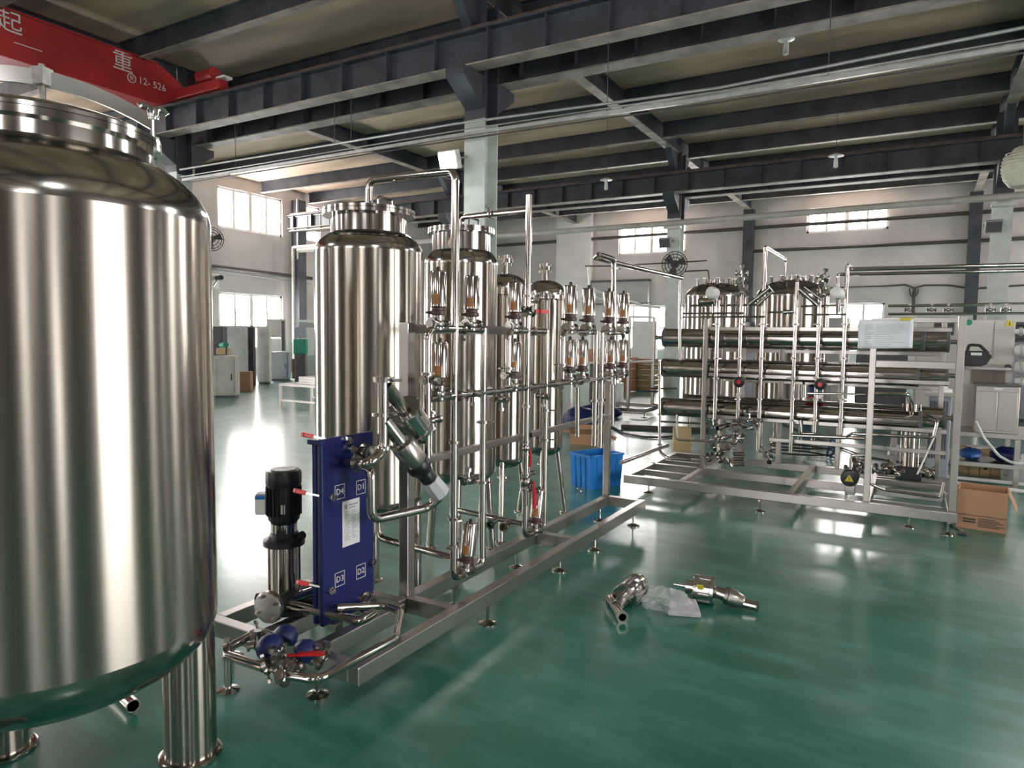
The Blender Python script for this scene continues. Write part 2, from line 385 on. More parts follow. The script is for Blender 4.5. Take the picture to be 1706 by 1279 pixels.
for X in (-6.4,1.6): column(X, 30.79, 0, None, closed=True)
for Y in (-.6,9.9,20.6): column(-22.19, Y, 0, None, closed=True)
for X, Y in ((9.58,-.6),(9.58,9.9),(9.58,20.6),(-14.4,-10.78),(-6.4,-10.78),(1.6,-10.78)): column(X, Y, 0, None)
# ---- roof joists and rafters (children of the ceiling)
def ibeam_x(b, x0, x1, Y, z0, z1, fw=.2, ft=.02, wt=.014):
    b.box((x0,Y-fw/2,z0),(x1,Y+fw/2,z0+ft)); b.box((x0,Y-fw/2,z1-ft),(x1,Y+fw/2,z1)); b.box((x0,Y-wt/2,z0+ft),(x1,Y+wt/2,z1-ft)); return b
def ibeam_y(b, y0, y1, X, z0, z1, fw=.24, ft=.02, wt=.014):
    b.box((X-fw/2,y0,z0),(X+fw/2,y1,z0+ft)); b.box((X-fw/2,y0,z1-ft),(X+fw/2,y1,z1)); b.box((X-wt/2,y0,z0+ft),(X+wt/2,y1,z1-ft)); return b
XG = [XL, -14.4, -6.4, 1.6, XR]
for Y in (-9.2,-6.6,-4.1,-1.6,1.0,3.5,6.05,8.59,11.0,13.4,15.93,18.82,21.26,23.62,26.1,28.6):
    for a, b_ in zip(XG[:-1], XG[1:]):
        jo = MB().box((a+.13,Y-.08,7.40),(b_-.13,Y+.08,7.42)).box((a+.13,Y-.007,7.02),(b_-.13,Y+.007,7.40)).build('joist', 'dark', ce, smooth=False); MB().box((a+.13,Y-.08,7.0),(b_-.13,Y+.08,7.02)).build('joist_flange', 'flange', jo, smooth=False)
YG = [YB, -.6, 9.9, 20.6, YF]
for X in XG[1:-1]:
    for a, b_ in zip(YG[:-1], YG[1:]): ra = MB().box((X-.12,a+.01,7.40),(X+.12,b_-.01,7.42)).box((X-.007,a+.01,7.0),(X+.007,b_-.01,7.40)).build('rafter', 'dark', ce, smooth=False); MB().box((X-.12,a+.01,6.98),(X+.12,b_-.01,7.0)).build('rafter_flange', 'flange', ra, smooth=False)
# ---- crane runway beams
def runway(Y, label, rail=True, x0=-22.2, x1=9.6, z0=5.78, z1=6.32):
    r = thing('crane_runway_beam', label, 'beam', (0,Y,z0), group='crane runway beams')
    MB().box((x0,Y-.15,z0),(x1,Y+.15,z0+.025)).build('bottom_flange', 'flange', r, smooth=False)
    MB().box((x0,Y-.15,z1-.025),(x1,Y+.15,z1)).build('top_flange', 'dark', r, smooth=False)
    MB().box((x0,Y-.008,z0+.025),(x1,Y+.008,z1-.025)).build('web', 'dark', r, smooth=False)
    me = MB().box((-.006,-.13,0),(.006,.13,z1-z0-.052)).mesh('stiffener', 'dark', smooth=False)
    for i in range(32):
        x = -21.9 + i*1.0
        if x0 < x < x1: inst('stiffener', me, r, (x,Y,z0+.026))
    if rail: MB().box((x0,Y-.04,z1),(x1,Y+.04,z1+.09)).build('rail', 'rail', r, smooth=False)
    return r
runway(9.4, 'ribbed crane runway beam nearest the camera, the red girder on its rail')
runway(10.4, 'dark crane runway beam just behind the nearest one on the same columns')
runway(20.15, 'far crane runway beam before the back wall windows, facing the camera')
runway(21.05, 'far crane runway beam hidden behind the one before the back wall')
# ================================================================== OVERHEAD
# ---- red bridge crane
cr = thing('bridge_crane', 'red bridge crane girder with white characters at upper left', 'crane', (-13.8,9.4,6.4))
GX = -13.6
MB().box((GX-.42,-10.4,6.24),(GX,9.0,7.0)).build('girder', 'red', cr, smooth=False)
MB().box((GX-.50,-10.4,7.0),(GX+.05,8.9,7.03)).box((GX-.50,-10.4,6.20),(GX+.05,8.9,6.24)).build('girder_flange', 'red', cr, smooth=False)
b = MB(); b.add([(GX-.42,9.0,6.24),(GX,9.0,6.24),(GX,9.0,7.0),(GX-.42,9.0,7.0),(GX-.42,9.45,6.5),(GX,9.45,6.5),(GX,9.45,6.78),(GX-.42,9.45,6.78)],
    [(0,1,2,3),(7,6,5,4),(0,4,5,1),(1,5,6,2),(2,6,7,3),(3,7,4,0)]); b.build('girder_nose', 'red', cr, smooth=False)
MB().box((-14.9,9.28,6.42),(-12.2,9.52,6.62)).build('end_carriage', 'red', cr, bevel=.02)
for x in (-14.6,-12.5): MB().cyl((x,9.33,6.53),(x,9.47,6.53),.12,18).build('wheel', 'rail', cr)
mo = MB().cyl((-12.95,9.42,6.78),(-12.55,9.42,6.78),.13,18).build('drive_motor', 'red', cr)
MB().cyl((-12.55,9.42,6.78),(-12.47,9.42,6.78),.14,18).build('fan_cover', 'red', mo)
MB().box((-13.25,9.33,6.62),(-12.95,9.51,6.88)).build('gearbox', 'black', cr, bevel=.02)
MB().tube([(-13.3,9.3,7.0),(-13.2,9.25,6.8),(-13.1,9.25,6.7)],.015).build('cable', 'hose', cr)
MB().box((-12.3,9.30,6.62),(-12.05,9.5,6.66)).build('buffer', 'white', cr)
for s, p, z, sz in (('起',6.25,6.82,.40),('重',8.20,6.82,.42)):
    lettering(s, sz, 'wink', cr, (GX+.004,p,z-.02), (0,1,0), (0,0,1), 'painted_character')
lettering('12- 526', .19, 'wink', cr, (GX+.004,8.80,6.57), (0,1,0), (0,0,1), 'painted_number')
MB().ring((GX+.004,8.37,6.56),(1,0,0),.075,.09,.006,28).build('painted_circle', 'wink', cr)
lettering('安', .10, 'wink', cr, (GX+.004,8.37,6.56), (0,1,0), (0,0,1), 'painted_emblem')
MB().box((GX-.001,6.3,6.50),(GX+.004,6.75,6.515)).build('painted_line', 'wink', cr, smooth=False)

# ---- overhead conduits and trays
pts = [at(*p, Y=9.5) for p in ((300,282.5),(540,243),(760,206))] + [at(*p, Y=9.5) for p in ((1000,174),(1200,146),(1436,99))] + [V(4,9.5,5.08), V(9.4,9.5,5.1)]
tag(MB().tube(pts,.022,bend=.05,n=8).build('overhead_conduit', 'gpipe'), 'thin grey conduit strung under the nearest crane beam, upper of two lines', 'conduit')
tr = thing('cable_trunking', 'thin pale cable trunking strung under the nearest crane beam, lower line', 'trunking', (-13.6,9.5,4.8))
pts = [V(-13.7,9.5,4.82), V(-6.6,9.5,4.82), V(-2.4,9.5,4.765), V(.85,9.5,4.79), V(9.4,9.5,4.8)]
for a, c in zip(pts[:-1], pts[1:]): MB().bar(a, c, .05, .05).build('trunking_run', 'gpipe', tr, smooth=False)
MB().tube([p+V(0,.06,-.05) for p in pts],.012,n=6).build('cable', 'darkpipe', tr)
MB().tube([p+V(0,-.05,.06) for p in pts],.010,n=6).build('cable', 'gpipe', tr)
for x in (-12.0,-9.3,-8.9,-4.0,-1.1,3.0):
    MB().cyl((x,9.5,4.8),(x,9.5,5.8),.006,6).build('hanger_rod', 'darkpipe', tr)
pp = thing('overhead_pipe', 'beige painted pipe running across the far columns', 'pipe', (0,20.33,4.94))
MB().tube([(-21.9,20.27,4.93),(-6.4,20.27,4.94),(9.5,20.27,5.06)],.085,n=12).build('pipe_run', 'beigepipe', pp)
for x in (-14.4,-6.4,1.6): MB().box((x-.25,20.2,4.78),(x+.25,20.395,4.85)).build('bracket', 'column', pp, smooth=False)
tag(MB().tube([(-21.9,30.8,6.17),(9.6,30.8,6.30)],.075,n=10).build('wall_pipe', 'darkpipe'), 'dark pipe crossing the far wall in front of the high windows', 'pipe')
tag(MB().tube([(-6.3,30.85,5.27),(9.6,30.85,5.24)],.07,n=10).build('wall_pipe', 'darkpipe'), 'dark pipe low on the far wall right of the middle wall column', 'pipe')
tag(MB().tube([(-22.2,5,4.15),(-22.2,16.4,3.98),(-22.2,21.3,3.9)],.07,n=10).build('wall_pipe', 'darkpipe'), 'dark pipe sloping along the left wall between its two window rows', 'pipe')
tag(MB().tube([(-22.25,5,4.02),(-22.25,16.4,3.86),(-22.25,21.3,3.66)],.025,n=8).build('wall_conduit', 'gpipe'), 'thin pale conduit just below the dark left wall pipe', 'conduit')
# wiring draped along the far wall behind the right skid
wr = thing('wall_wiring', 'dark bundled wires draped along the far wall above the paper sheet', 'wiring', at(1450,480,Y=30.9))
MB().tube([at(*p,Y=30.9) for p in ((1340,481),(1400,479),(1470,477),(1508,474),(1523,480),(1540,475),(1580,475),(1620,481),(1706,475))],.035,bend=.1,n=7).build('wire_bundle', 'darkpipe', wr)
MB().tube([at(*p,Y=30.9) for p in ((1524,480),(1522,495),(1521,525))],.06,bend=.1,n=7).build('drop', 'darkpipe', wr)
MB().tube([at(*p,Y=30.88) for p in ((1515,480),(1517,492),(1522,496),(1528,490),(1530,481))],.03,bend=.1,n=6).build('loop', 'darkpipe', wr)

# ---- flood lights
def floodlight(p, lit, label, dirn=(0,-1,-.35)):
    r = thing('floodlight', label, 'lamp', p); p = Vector(p); d = Vector(dirn).normalized(); x, y, z = frame(d); rot = Matrix((x,y,z)).transposed()
    MB().cbox(p, (.36,.30,.13), rot=rot).build('housing', 'white' if lit else 'grey', r, bevel=.02)
    MB().cbox(p+d*.07, (.30,.24,.012), rot=rot).build('lens', 'lampface' if lit else 'dgrey', r, smooth=False)
    b = MB().bar(p+x*.20, p+x*.20-d*.22, .03, .008).bar(p-x*.20, p-x*.20-d*.22, .03, .008).bar(p+x*.20-d*.22, p-x*.20-d*.22, .008, .03)
    b.build('bracket', 'gpipe', r, smooth=False)
    MB().cyl(p-d*.06, p-d*.20, .10, 12).build('gear_housing', 'grey', r)
    return r
floodlight((-6.68,9.40,4.42), True, 'lit white floodlight glaring on the near column')
for n_, (x, y, d) in enumerate(((-6.4,-.12,(0,1,-.4)),(1.6,-.12,(0,1,-.4)),(1.6,9.42,(0,-1,-.4)))):
    floodlight((x,y,4.45), True, 'added unseen fill floodlight high on a hall column beside or behind the camera', d)['group'] = 'added fill floodlights'  # unseen lamps added to brighten the hall
floodlight((1.42,20.12,4.30), False, 'unlit grey floodlight on the white column at far right')
floodlight((-6.55,20.12,4.37), False, 'unlit floodlight on the pale column beside the wall fan')
# pendant lamp at the right edge and small pendants near the far beam
def pendant(p, rr, ztop, label, m='white', big=False):
    r = thing('pendant_lamp', label, 'lamp', p); p = Vector(p)
    MB().cyl(p, (p.x,p.y,ztop), .012 if big else .006, 6).build('cord', 'darkpipe', r)
    if big:
        MB().lathe([(.05,.30),(.12,.27),(.24,.10),(.28,-.05),(.25,-.22),(.16,-.34),(.02,-.38)], p, (0,0,1), 24).build('shade', m, r)
        for i in range(9):
            z = .18-.055*i; rr_ = .285*math.sqrt(max(.02,1-((z+.03)/.36)**2)); MB().ring(p+V(0,0,z),(0,0,1),rr_-.02,rr_+.006,.012,24).build('rib', m, r)
    else:
        MB().lathe([(.03,.06),(rr*.5,.05),(rr,.0),(rr*.5,-.02)], p, (0,0,1), 18).build('dish', m, r)
        MB().lathe([(.03,0),(.045,-.12),(.05,-.24),(.02,-.26)], p, (0,0,1), 12).build('socket', m, r)
pendant(at(1703,275,Y=14.0), .3, 7.42, 'ribbed cream pendant lamp cut off by the right edge', 'cream', True)
pendant(at(1010,300,Y=17.5), .17, 7.42, 'small white pendant hanging over the far beam, left one')
pendant(at(1393,260,Y=17.5), .17, 7.42, 'small white pendant hanging over the far beam, right one')
pendant(at(1310,66,Y=13.0), .14, 7.42, 'small white pendant close under the roof deck at upper right')
# ---- wall fans
def fan(p, d, R, label, name='wall_fan'):
    r = thing(name, label, 'fan', p); p = Vector(p); d = Vector(d).normalized(); x, y, z = frame(d)
    for k, (rr, o) in enumerate(((R,0),(R*.8,.05),(R*.55,.08),(R*.28,.09))): MB().ring(p+d*o, d, rr-.012, rr+.012, .018, 28).build('cage_ring', 'darkpipe', r)
    for i in range(14):
        a = 2*math.pi*i/14; e = x*math.cos(a)+y*math.sin(a)
        MB().tube([p+e*R, p+e*R*.75+d*.06, p+d*.1], .008, n=5).build('cage_wire', 'darkpipe', r)
    MB().cyl(p-d*.25, p+d*.02, .10, 16).build('motor', 'dgrey', r)
    for i in range(3):
        a = 2*math.pi*i/3+.4; e = x*math.cos(a)+y*math.sin(a); f_ = d.cross(e)
        MB().add([p+e*.06-f_*.04, p+e*R*.85-f_*.15+d*.03, p+e*R*.88+f_*.10-d*.02, p+e*.06+f_*.05-d*.02,
                  p+e*.06-f_*.04+d*.008, p+e*R*.85-f_*.15+d*.038, p+e*R*.88+f_*.10-d*.012, p+e*.06+f_*.05-d*.012],
                 [(0,1,2,3),(7,6,5,4),(0,4,5,1),(1,5,6,2),(2,6,7,3),(3,7,4,0)]).build('blade', 'dgrey', r)
    MB().bar(p-d*.25, p-d*.55, .06, .06).build('arm', 'dgrey', r)
fan(at(1124,440,Y=19.9), (.45,-.9,-.1), .36, 'round wire cage fan on the pale column behind the tanks')
fan(at(352,398,X=-21.9), (.9,-.4,0), .42, 'dark round wall fan peeking out behind the big foreground tank')
# ---- jib stub and bar on the left wall column
jb = thing('wall_jib', 'short pale ribbed beam stub jutting from the left wall column', 'beam', (-21.9,20.4,5.4))
J = at(484,362,Y=20.2); x0, zt, zb = J.x, J.z, at(484,386,Y=20.2).z
MB().box((x0,20.1,zb),(x0+2.6,20.35,zb+.03)).build('bottom_flange', 'beigepipe', jb, smooth=False)
MB().box((x0,20.1,zt-.03),(x0+2.6,20.35,zt)).build('top_flange', 'beigepipe', jb, smooth=False)
MB().box((x0,20.21,zb),(x0+2.6,20.24,zt)).build('web', 'beigepipe', jb, smooth=False)
for k in range(4): MB().box((x0+.25+k*.72,20.12,zb+.03),(x0+.31+k*.72,20.21,zt-.03)).build('stiffener', 'dgrey', jb, smooth=False)
fb = thing('bent_pipe_rail', 'pale square bent pipe frame beside the left wall column', 'frame', (-21.5,20.2,0))
q = at(488,412,Y=20.0)
MB().tube([(q.x,20.0,0),(q.x,20.0,q.z),(q.x+3.2,20.0,q.z+.03)],.06,bend=.05,n=8).build('frame_pipe', 'beigepipe', fb)
tag(MB().cyl((-21.95,20.3,4.6),(-21.95,20.3,7.0),.035,8).build('drain_pipe', 'gpipe'), 'thin grey pipe running up the left wall column', 'pipe')

# ================================================================== SHARED FITTINGS
ME = {}
ME['clamp'] = MB().ring((0,0,0),(0,0,1),.018,.032,.016,20).cyl((.030,0,0),(.062,0,0),.005,6).cbox((.058,0,0),(.012,.028,.010)).cbox((-.034,0,0),(.012,.016,.014)).mesh('clamp','cast')
ME['foot'] = MB().lathe([(.052,0),(.052,.006),(.030,.012),(.016,.02)],n=20).cyl((0,0,.015),(0,0,.13),.010,10).lathe([(.020,.0),(.020,.016)],(0,0,.10),n=6).mesh('foot','steel')
ME['vbody'] = MB().cyl((0,0,-.03),(0,0,.045),.026,14).sphere((0,0,0),.032,14).cyl((-.07,0,0),(.07,0,0),.020,14).ring((-.055,0,0),(1,0,0),.018,.034,.014,16).ring((.055,0,0),(1,0,0),.018,.034,.014,16).mesh('valve_body','cast')
ME['bonnet'] = MB().lathe([(.030,.045),(.042,.05),(.042,.066),(.034,.07),(.034,.085)],n=16).cyl((.03,.02,.058),(.05,.033,.058),.008,6).cyl((-.03,-.02,.058),(-.05,-.033,.058),.008,6).cyl((-.03,.03,.058),(-.045,.045,.058),.008,6).mesh('bonnet','brown')
ME['actuator'] = MB().lathe([(.038,.085),(.044,.09),(.044,.262),(.040,.272),(.012,.274)],n=24).mesh('actuator','steel')
ME['cap'] = MB().lathe([(.011,.273),(.011,.288),(.006,.294)],n=10).mesh('indicator_cap','black')
ME['sticker'] = MB().lathe([(.0446,.10),(.0446,.145)],n=24,caps=False).mesh('sticker','orange')
_s = MB(); _n = 24
for i in range(3):
    a0, a1 = R_(178+i*14), R_(178+(i+1)*14)
    _s.add([(.0447*math.cos(a0),.0447*math.sin(a0),.10),(.0447*math.cos(a1),.0447*math.sin(a1),.10),(.0447*math.cos(a1),.0447*math.sin(a1),.15),(.0447*math.cos(a0),.0447*math.sin(a0),.15)],[(0,1,2,3)])
ME['sticker'] = _s.mesh('sticker','orange')
def act_valve(root, p, axis=(0,0,1), spin=R_(90), s=1.0, sticker=True, bonnet=True):
    """pneumatic diaphragm valve: its cylinder rises along axis"""
    v = inst('diaphragm_valve', ME['vbody'], root, p, axis, spin, s)
    sub('bonnet', ME['bonnet'], v); sub('actuator', ME['actuator'], v); sub('indicator_cap', ME['cap'], v)
    if sticker: sub('sticker', ME['sticker'], v)
    return v
ME['ball'] = MB().cyl((-.06,0,0),(.06,0,0),.019,12).sphere((0,0,0),.034,12,(1.1,1,1)).ring((-.05,0,0),(1,0,0),.016,.033,.014,14).ring((.05,0,0),(1,0,0),.016,.033,.014,14).cyl((0,0,.02),(0,0,.06),.011,8).mesh('ball_valve','cast')
ME['lever'] = MB().cbox((.02,0,.062),(.06,.020,.006)).cbox((.105,0,.066),(.12,.026,.014)).mesh('lever','redh')
def ball_valve(root, p, axis=(0,0,1), spin=0.0, s=1.0):
    v = inst('ball_valve', ME['ball'], root, p, axis, spin, s); sub('lever', ME['lever'], v); return v
ME['wheel'] = MB().lathe([(.045,.0),(.055,.01),(.055,.03),(.04,.038)],n=14).cyl((0,0,-.06),(0,0,0),.014,8).mesh('hand_wheel','black')
ME['wdot'] = MB().lathe([(.022,.038),(.022,.043)],n=12).mesh('wheel_cap','redh')
ME['mini'] = MB().cyl((-.05,0,0),(.05,0,0),.012,8).sphere((0,0,0),.022,10).cyl((0,0,.01),(0,0,.05),.010,8).lathe([(.02,.05),(.02,.07)],n=8).ring((-.04,0,0),(1,0,0),.01,.023,.012,10).ring((.04,0,0),(1,0,0),.01,.023,.012,10).mesh('sample_valve','cast')
ME['bolt'] = MB().cyl((0,0,-.05),(0,0,.02),.007,6).lathe([(.014,.0),(.014,.014)],n=6).lathe([(.016,-.055),(.016,-.03)],n=6).mesh('swing_bolt','cast')

# ================================================================== TANKS
def legs(r, n, rl, rad, zt, a0, splay=0.0, plate=.07, m='steel'):
    for i in range(n):
        a = a0+2*math.pi*i/n; e = V(math.cos(a), math.sin(a), 0)
        lg = MB().cyl(e*(rl+splay)+V(0,0,.012), e*rl+V(0,0,zt), rad, 20).build('leg', m, r, local=True)
        MB().lathe([(plate,0),(plate,.010),(plate-.006,.016)], e*(rl+splay), n=24).build('foot_plate', m, lg, local=True)
def dish_tank(name, label, loc, R, z0, z1, hb, ht, neck, zn, fl_r, zf, nb, leg, cat='tank', group=None, rotz=0.0, lid=True, handle=True, dome_m='dome'):
    r = thing(name, label, cat, loc, rotz, group)
    a_n = math.degrees(math.acos(neck/R))
    MB().lathe([(R,z0),(R,z0+.01),(R,(z0+z1)/2),(R,z1-.01),(R,z1)], n=72, caps=False).build('shell', 'shell', r, local=True)
    MB().lathe(ell(R, z1, ht, 0, a_n, 12), n=72, caps=False).build('top_dish', dome_m, r, local=True)
    MB().lathe([(p[0], 2*z0-p[1]) for p in reversed(ell(R, z0, hb, 0, 88, 12))], n=72, caps=False).build('bottom_dish', dome_m, r, local=True)
    zd = z1+ht*math.sin(R_(a_n))
    MB().lathe([(neck,zd-.005),(neck,zf)], n=56, caps=False).build('neck', 'steel', r, local=True)
    MB().lathe([(neck,zf-.002),(fl_r,zf-.002),(fl_r,zf+.018),(neck,zf+.018)], n=56, caps=False).build('flange', 'steel', r, local=True)
    if lid:
        l = MB().lathe([(fl_r,zf+.020),(fl_r,zf+.036),(fl_r*.9,zf+.040),(0,zf+.044)], n=56).build('lid', 'steel', r, local=True)
        if handle: MB().tube([(fl_r*.45,-.06,zf+.03),(fl_r*.45,-.06,zf+.10),(fl_r*.45,.06,zf+.10),(fl_r*.45,.06,zf+.03)],.008,n=8).build('handle', 'steel', l, local=True)
    for i in range(nb):
        a = 2*math.pi*(i+.5)/nb; inst('swing_bolt', ME['bolt'], r, (fl_r*.975*math.cos(a), fl_r*.975*math.sin(a), zf+.026), scale=.5, local=True)
    legs(r, leg[0], leg[1], leg[2], z0-hb*.3, leg[3], leg[4], leg[5])
    return r
# ---- big foreground tank
TC = V(-2.527, 1.228, 0)
t0 = thing('mixing_tank', 'huge brushed stainless tank on thick legs in the left foreground', 'tank', TC)
R0, Z0, Z1, NK = .52, .595, 1.965, .342
MB().lathe([(R0,Z0),(R0,Z0+.02),(R0,1.2),(R0,Z1-.02),(R0,Z1)], n=128, caps=False).build('shell', 'shell', t0, local=True)
an = math.degrees(math.acos(NK/R0)); HT = .265
MB().lathe(ell(R0,Z1,HT,0,an,16), n=128, caps=False).build('top_dish', 'dome', t0, local=True)
MB().lathe([(p[0],2*Z0-p[1]) for p in reversed(ell(R0,Z0,.25,0,88,16))], n=128, caps=False).build('bottom_dish', 'dome', t0, local=True)
zd = Z1+HT*math.sin(R_(an)); ZF = 2.212
MB().lathe([(NK,zd-.01),(NK,ZF)], n=96, caps=False).build('neck', 'steel', t0, local=True)
MB().lathe([(NK,ZF),(NK+.025,ZF),(NK+.025,ZF+.022),(NK,ZF+.022)], n=96, caps=False).build('flange', 'steel', t0, local=True)
ld = MB().lathe([(NK+.025,ZF+.024),(NK+.025,ZF+.036)]+[(p[0]*.96,p[1]) for p in ell(NK+.02,ZF+.036,.055,0,89,12)], n=96, caps=False).build('lid', 'dome', t0, local=True)
# swing davit: flat bar arching over the lid
ux, uy = V(.437,.90,0), V(-.90,.437,0)
dv = MB(); arch = []
for i in range(13):
    u = -1+2*i/12; arch.append(ux*u*(NK-.005) + V(0,0,ZF+.125+.085*(1-u*u)))
vs = []; fs = []
for p in arch: vs += [p+uy*sy*.006+V(0,0,sz*.025) for (sy, sz) in ((-1,-1),(1,-1),(1,1),(-1,1))]
for i in range(len(arch)-1): fs += [(4*i+k, 4*i+(k+1)%4, 4*i+4+(k+1)%4, 4*i+4+k) for k in range(4)]
fs += [(3,2,1,0), tuple(4*(len(arch)-1)+k for k in range(4))]; dv.add(vs, fs)
dv.build('davit_bar', 'dome', t0, local=True)
MB().cbox(ux*.02+V(0,0,ZF+.215), (.045,.045,.055), rz=.4).cyl(ux*.02+V(0,0,ZF+.09), ux*.02+V(0,0,ZF+.255), .010, 10).build('davit_clamp', 'cast', t0, local=True)
def wing(p):
    k = MB().cyl(p+V(0,0,-.075), p+V(0,0,.09), .010, 10).build('swing_bolt', 'chrome', t0, local=True)
    MB().lathe([(.018,0),(.022,.03),(.014,.045)], p+V(0,0,.06), n=12).tube([p+V(0,0,.085), p+ux*.028+V(0,0,.105), p+ux*.045+V(0,0,.085)],.010,n=8).tube([p+V(0,0,.085), p-ux*.028+V(0,0,.11), p-ux*.045+V(0,0,.10)],.010,n=8).build('wing_nut', 'chrome', k, local=True)
    MB().cbox(p+V(0,0,-.015), (.035,.02,.03), rz=1.1).build('clamp_lug', 'cast', k, local=True)
wing(ux*(NK+.002)+V(0,0,ZF+.075)); wing(-ux*(NK+.002)+V(0,0,ZF+.075))
for p in (V(-2.311,1.586,0), V(-2.945,1.236,0), V(-2.33,.86,0)):
    q = p-TC; lg = MB().cyl(q+V(0,0,.012), q+V(0,0,.62), .092, 40).build('leg', 'shell', t0, local=True)
    MB().lathe([(.104,0),(.112,.004),(.112,.014),(.104,.018),(.09,.018)], q, n=40).build('foot_plate', 'steel', lg, local=True)
# ---- the four filter tanks behind the left skid
A1 = dish_tank('filter_tank', 'tall wide stainless tank with bolted lid behind the blue heat exchanger', (-2.83,3.17,0), .316, .635, 2.07, .13, .16, .22, 0, .268, 2.285, 20, (4,.27,.041,R_(38),0,.06))
A2 = dish_tank('filter_tank', 'stainless tank with bolted lid, second from the blue heat exchanger', (-2.83,4.13,0), .26, .64, 2.09, .12, .16, .205, 0, .235, 2.31, 18, (3,.22,.028,R_(-60),.05,.05))
def small_tank(loc, label):
    r = thing('filter_tank', label, 'tank', loc); R = .172
    MB().lathe([(R,.64),(R,.65),(R,1.3),(R,1.92)], n=56, caps=False).build('shell', 'shell', r, local=True)
    MB().lathe([(p[0],2*.64-p[1]) for p in reversed(ell(R,.64,.10,0,88,10))], n=56, caps=False).build('bottom_dish', 'dome', r, local=True)
    MB().lathe([(R,1.915),(.215,1.915),(.215,1.930),(R,1.930)], n=48, caps=False).build('body_flange', 'steel', r, local=True)
    MB().lathe([(.215,1.933),(.215,1.948),(R+.012,1.950),(R+.012,1.965)]+ell(R+.01,1.965,.12,0,85,10), n=48, caps=False).build('domed_lid', 'dome', r, local=True)
    n_ = MB().cyl((0,0,2.07),(0,0,2.17),.030,16).lathe([(.065,2.165),(.065,2.180)],n=20).lathe([(.065,2.184),(.065,2.198),(.03,2.20),(.03,2.23)],n=20).build('top_nozzle', 'steel', r, local=True)
    for i in range(6):
        a = i*math.pi/3; MB().cyl((.054*math.cos(a),.054*math.sin(a),2.145),(.054*math.cos(a),.054*math.sin(a),2.22),.006,6).build('bolt', 'cast', n_, local=True)
    for i in range(14):
        a = 2*math.pi*i/14; inst('swing_bolt', ME['bolt'], r, (.198*math.cos(a),.198*math.sin(a),1.948), scale=.8, local=True)
    MB().cyl((0,0,.42),(0,0,.56),.025,12).ring((0,0,.47),(0,0,1),.02,.05,.012,16).build('bottom_nozzle', 'steel', r, local=True)
    legs(r, 3, .14, .021, .66, R_(-62), .10, .045)
    return r
small_tank((-2.83,4.74,0), 'slim stainless filter tank with domed lid, third from the heat exchanger')
small_tank((-2.83,5.42,0), 'slim stainless filter tank with domed lid, furthest from the heat exchanger')
# ---- two storage tanks behind the right skid
def storage(loc, R, zc, label):
    r = thing('storage_tank', label, 'tank', loc)
    MB().lathe([(R,.55),(R,.56),(R,zc-.01),(R,zc)], n=64, caps=False).build('shell', 'shell', r, local=True)
    MB().ring((0,0,zc),(0,0,1),R-.004,R+.008,.02,64).build('seam_ring', 'steel', r, local=True)
    MB().lathe(ell(R,zc,R*.50,0,88,14), n=64, caps=False).build('top_dish', 'dome', r, local=True)
    MB().lathe([(p[0],1.1-p[1]) for p in reversed(ell(R,.55,.16,0,88,10))], n=64, caps=False).build('bottom_dish', 'dome', r, local=True)
    zt = zc+R*.50
    MB().ring((0,0,zt-.01),(0,0,1),R*.22,R*.34,.03,28).build('manway_ring', 'steel', r, local=True)
    MB().lathe([(R*.30,zt),(R*.30,zt+.03),(0,zt+.05)], n=28).build('manway_lid', 'steel', r, local=True)
    for i in range(8):
        a = 2*math.pi*i/8; inst('swing_bolt', ME['bolt'], r, (R*.34*math.cos(a),R*.34*math.sin(a),zt+.035), local=True)
    for i in range(7):
        a = R_(-150+i*40); q = V(R*.62*math.cos(a),R*.62*math.sin(a),zc+R*.39)
        k = MB().cyl(q, q+V(0,0,.10), .022, 10).build('nozzle', 'steel', r, local=True)
        MB().ring(q+V(0,0,.09),(0,0,1),.01,.036,.016,14).build('ferrule', 'cast', k, local=True)
    legs(r, 4, R*.8, .03, .6, .6, 0, .06)
    return r
storage((-2.62,10.45,0), .43, 2.20, 'domed stainless storage tank behind the left half of the pressure vessels')
storage((-1.62,10.9,0), .50, 2.21, 'domed stainless storage tank behind the middle of the pressure vessels')
# ================================================================== LEFT SKID
SA = thing('filter_skid', 'long stainless pipe skid with valve manifold beside the blue heat exchanger', 'skid', (-2.1,3.8,0))
ZT = .22
def rail(root, p, q, wd=.06, ht=.08, name='rail', m='tube'):
    return MB().bar(p, q, wd, ht).build(name, m, root, smooth=False, bevel=.004)
zr = ZT-.04
rail(SA, (-1.97,2.10,zr), (-1.97,5.62,zr)); rail(SA, (-2.29,2.81,zr), (-2.29,5.62,zr))
rail(SA, (-2.26,5.59,zr), (-2.0,5.59,zr)); rail(SA, (-2.26,4.28,zr), (-2.0,4.28,zr)); rail(SA, (-2.26,2.84,zr), (-2.0,2.84,zr))
rail(SA, (-2.92,2.13,zr), (-2.0,2.13,zr)); rail(SA, (-2.89,2.16,zr), (-2.89,2.75,zr)); rail(SA, (-2.92,2.78,zr), (-2.26,2.78,zr))
rail(SA, (-2.56,2.16,zr), (-2.56,2.75,zr)); rail(SA, (-2.25,2.16,zr), (-2.25,2.75,zr))
rail(SA, (-2.29,2.85,ZT), (-2.29,2.85,1.66), .06, .06, 'post'); rail(SA, (-2.29,4.17,ZT), (-2.29,4.17,1.66), .04, .04, 'post'); rail(SA, (-2.29,5.59,ZT), (-2.29,5.59,1.22), .05, .05, 'post')
rail(SA, (-2.29,2.88,1.63), (-2.29,4.30,1.63), .05, .05, 'top_rail'); zm = at(870,727,X=-2.29).z
rail(SA, (-2.29,2.88,zm), (-2.29,5.57,zm), .04, .04, 'mid_rail')
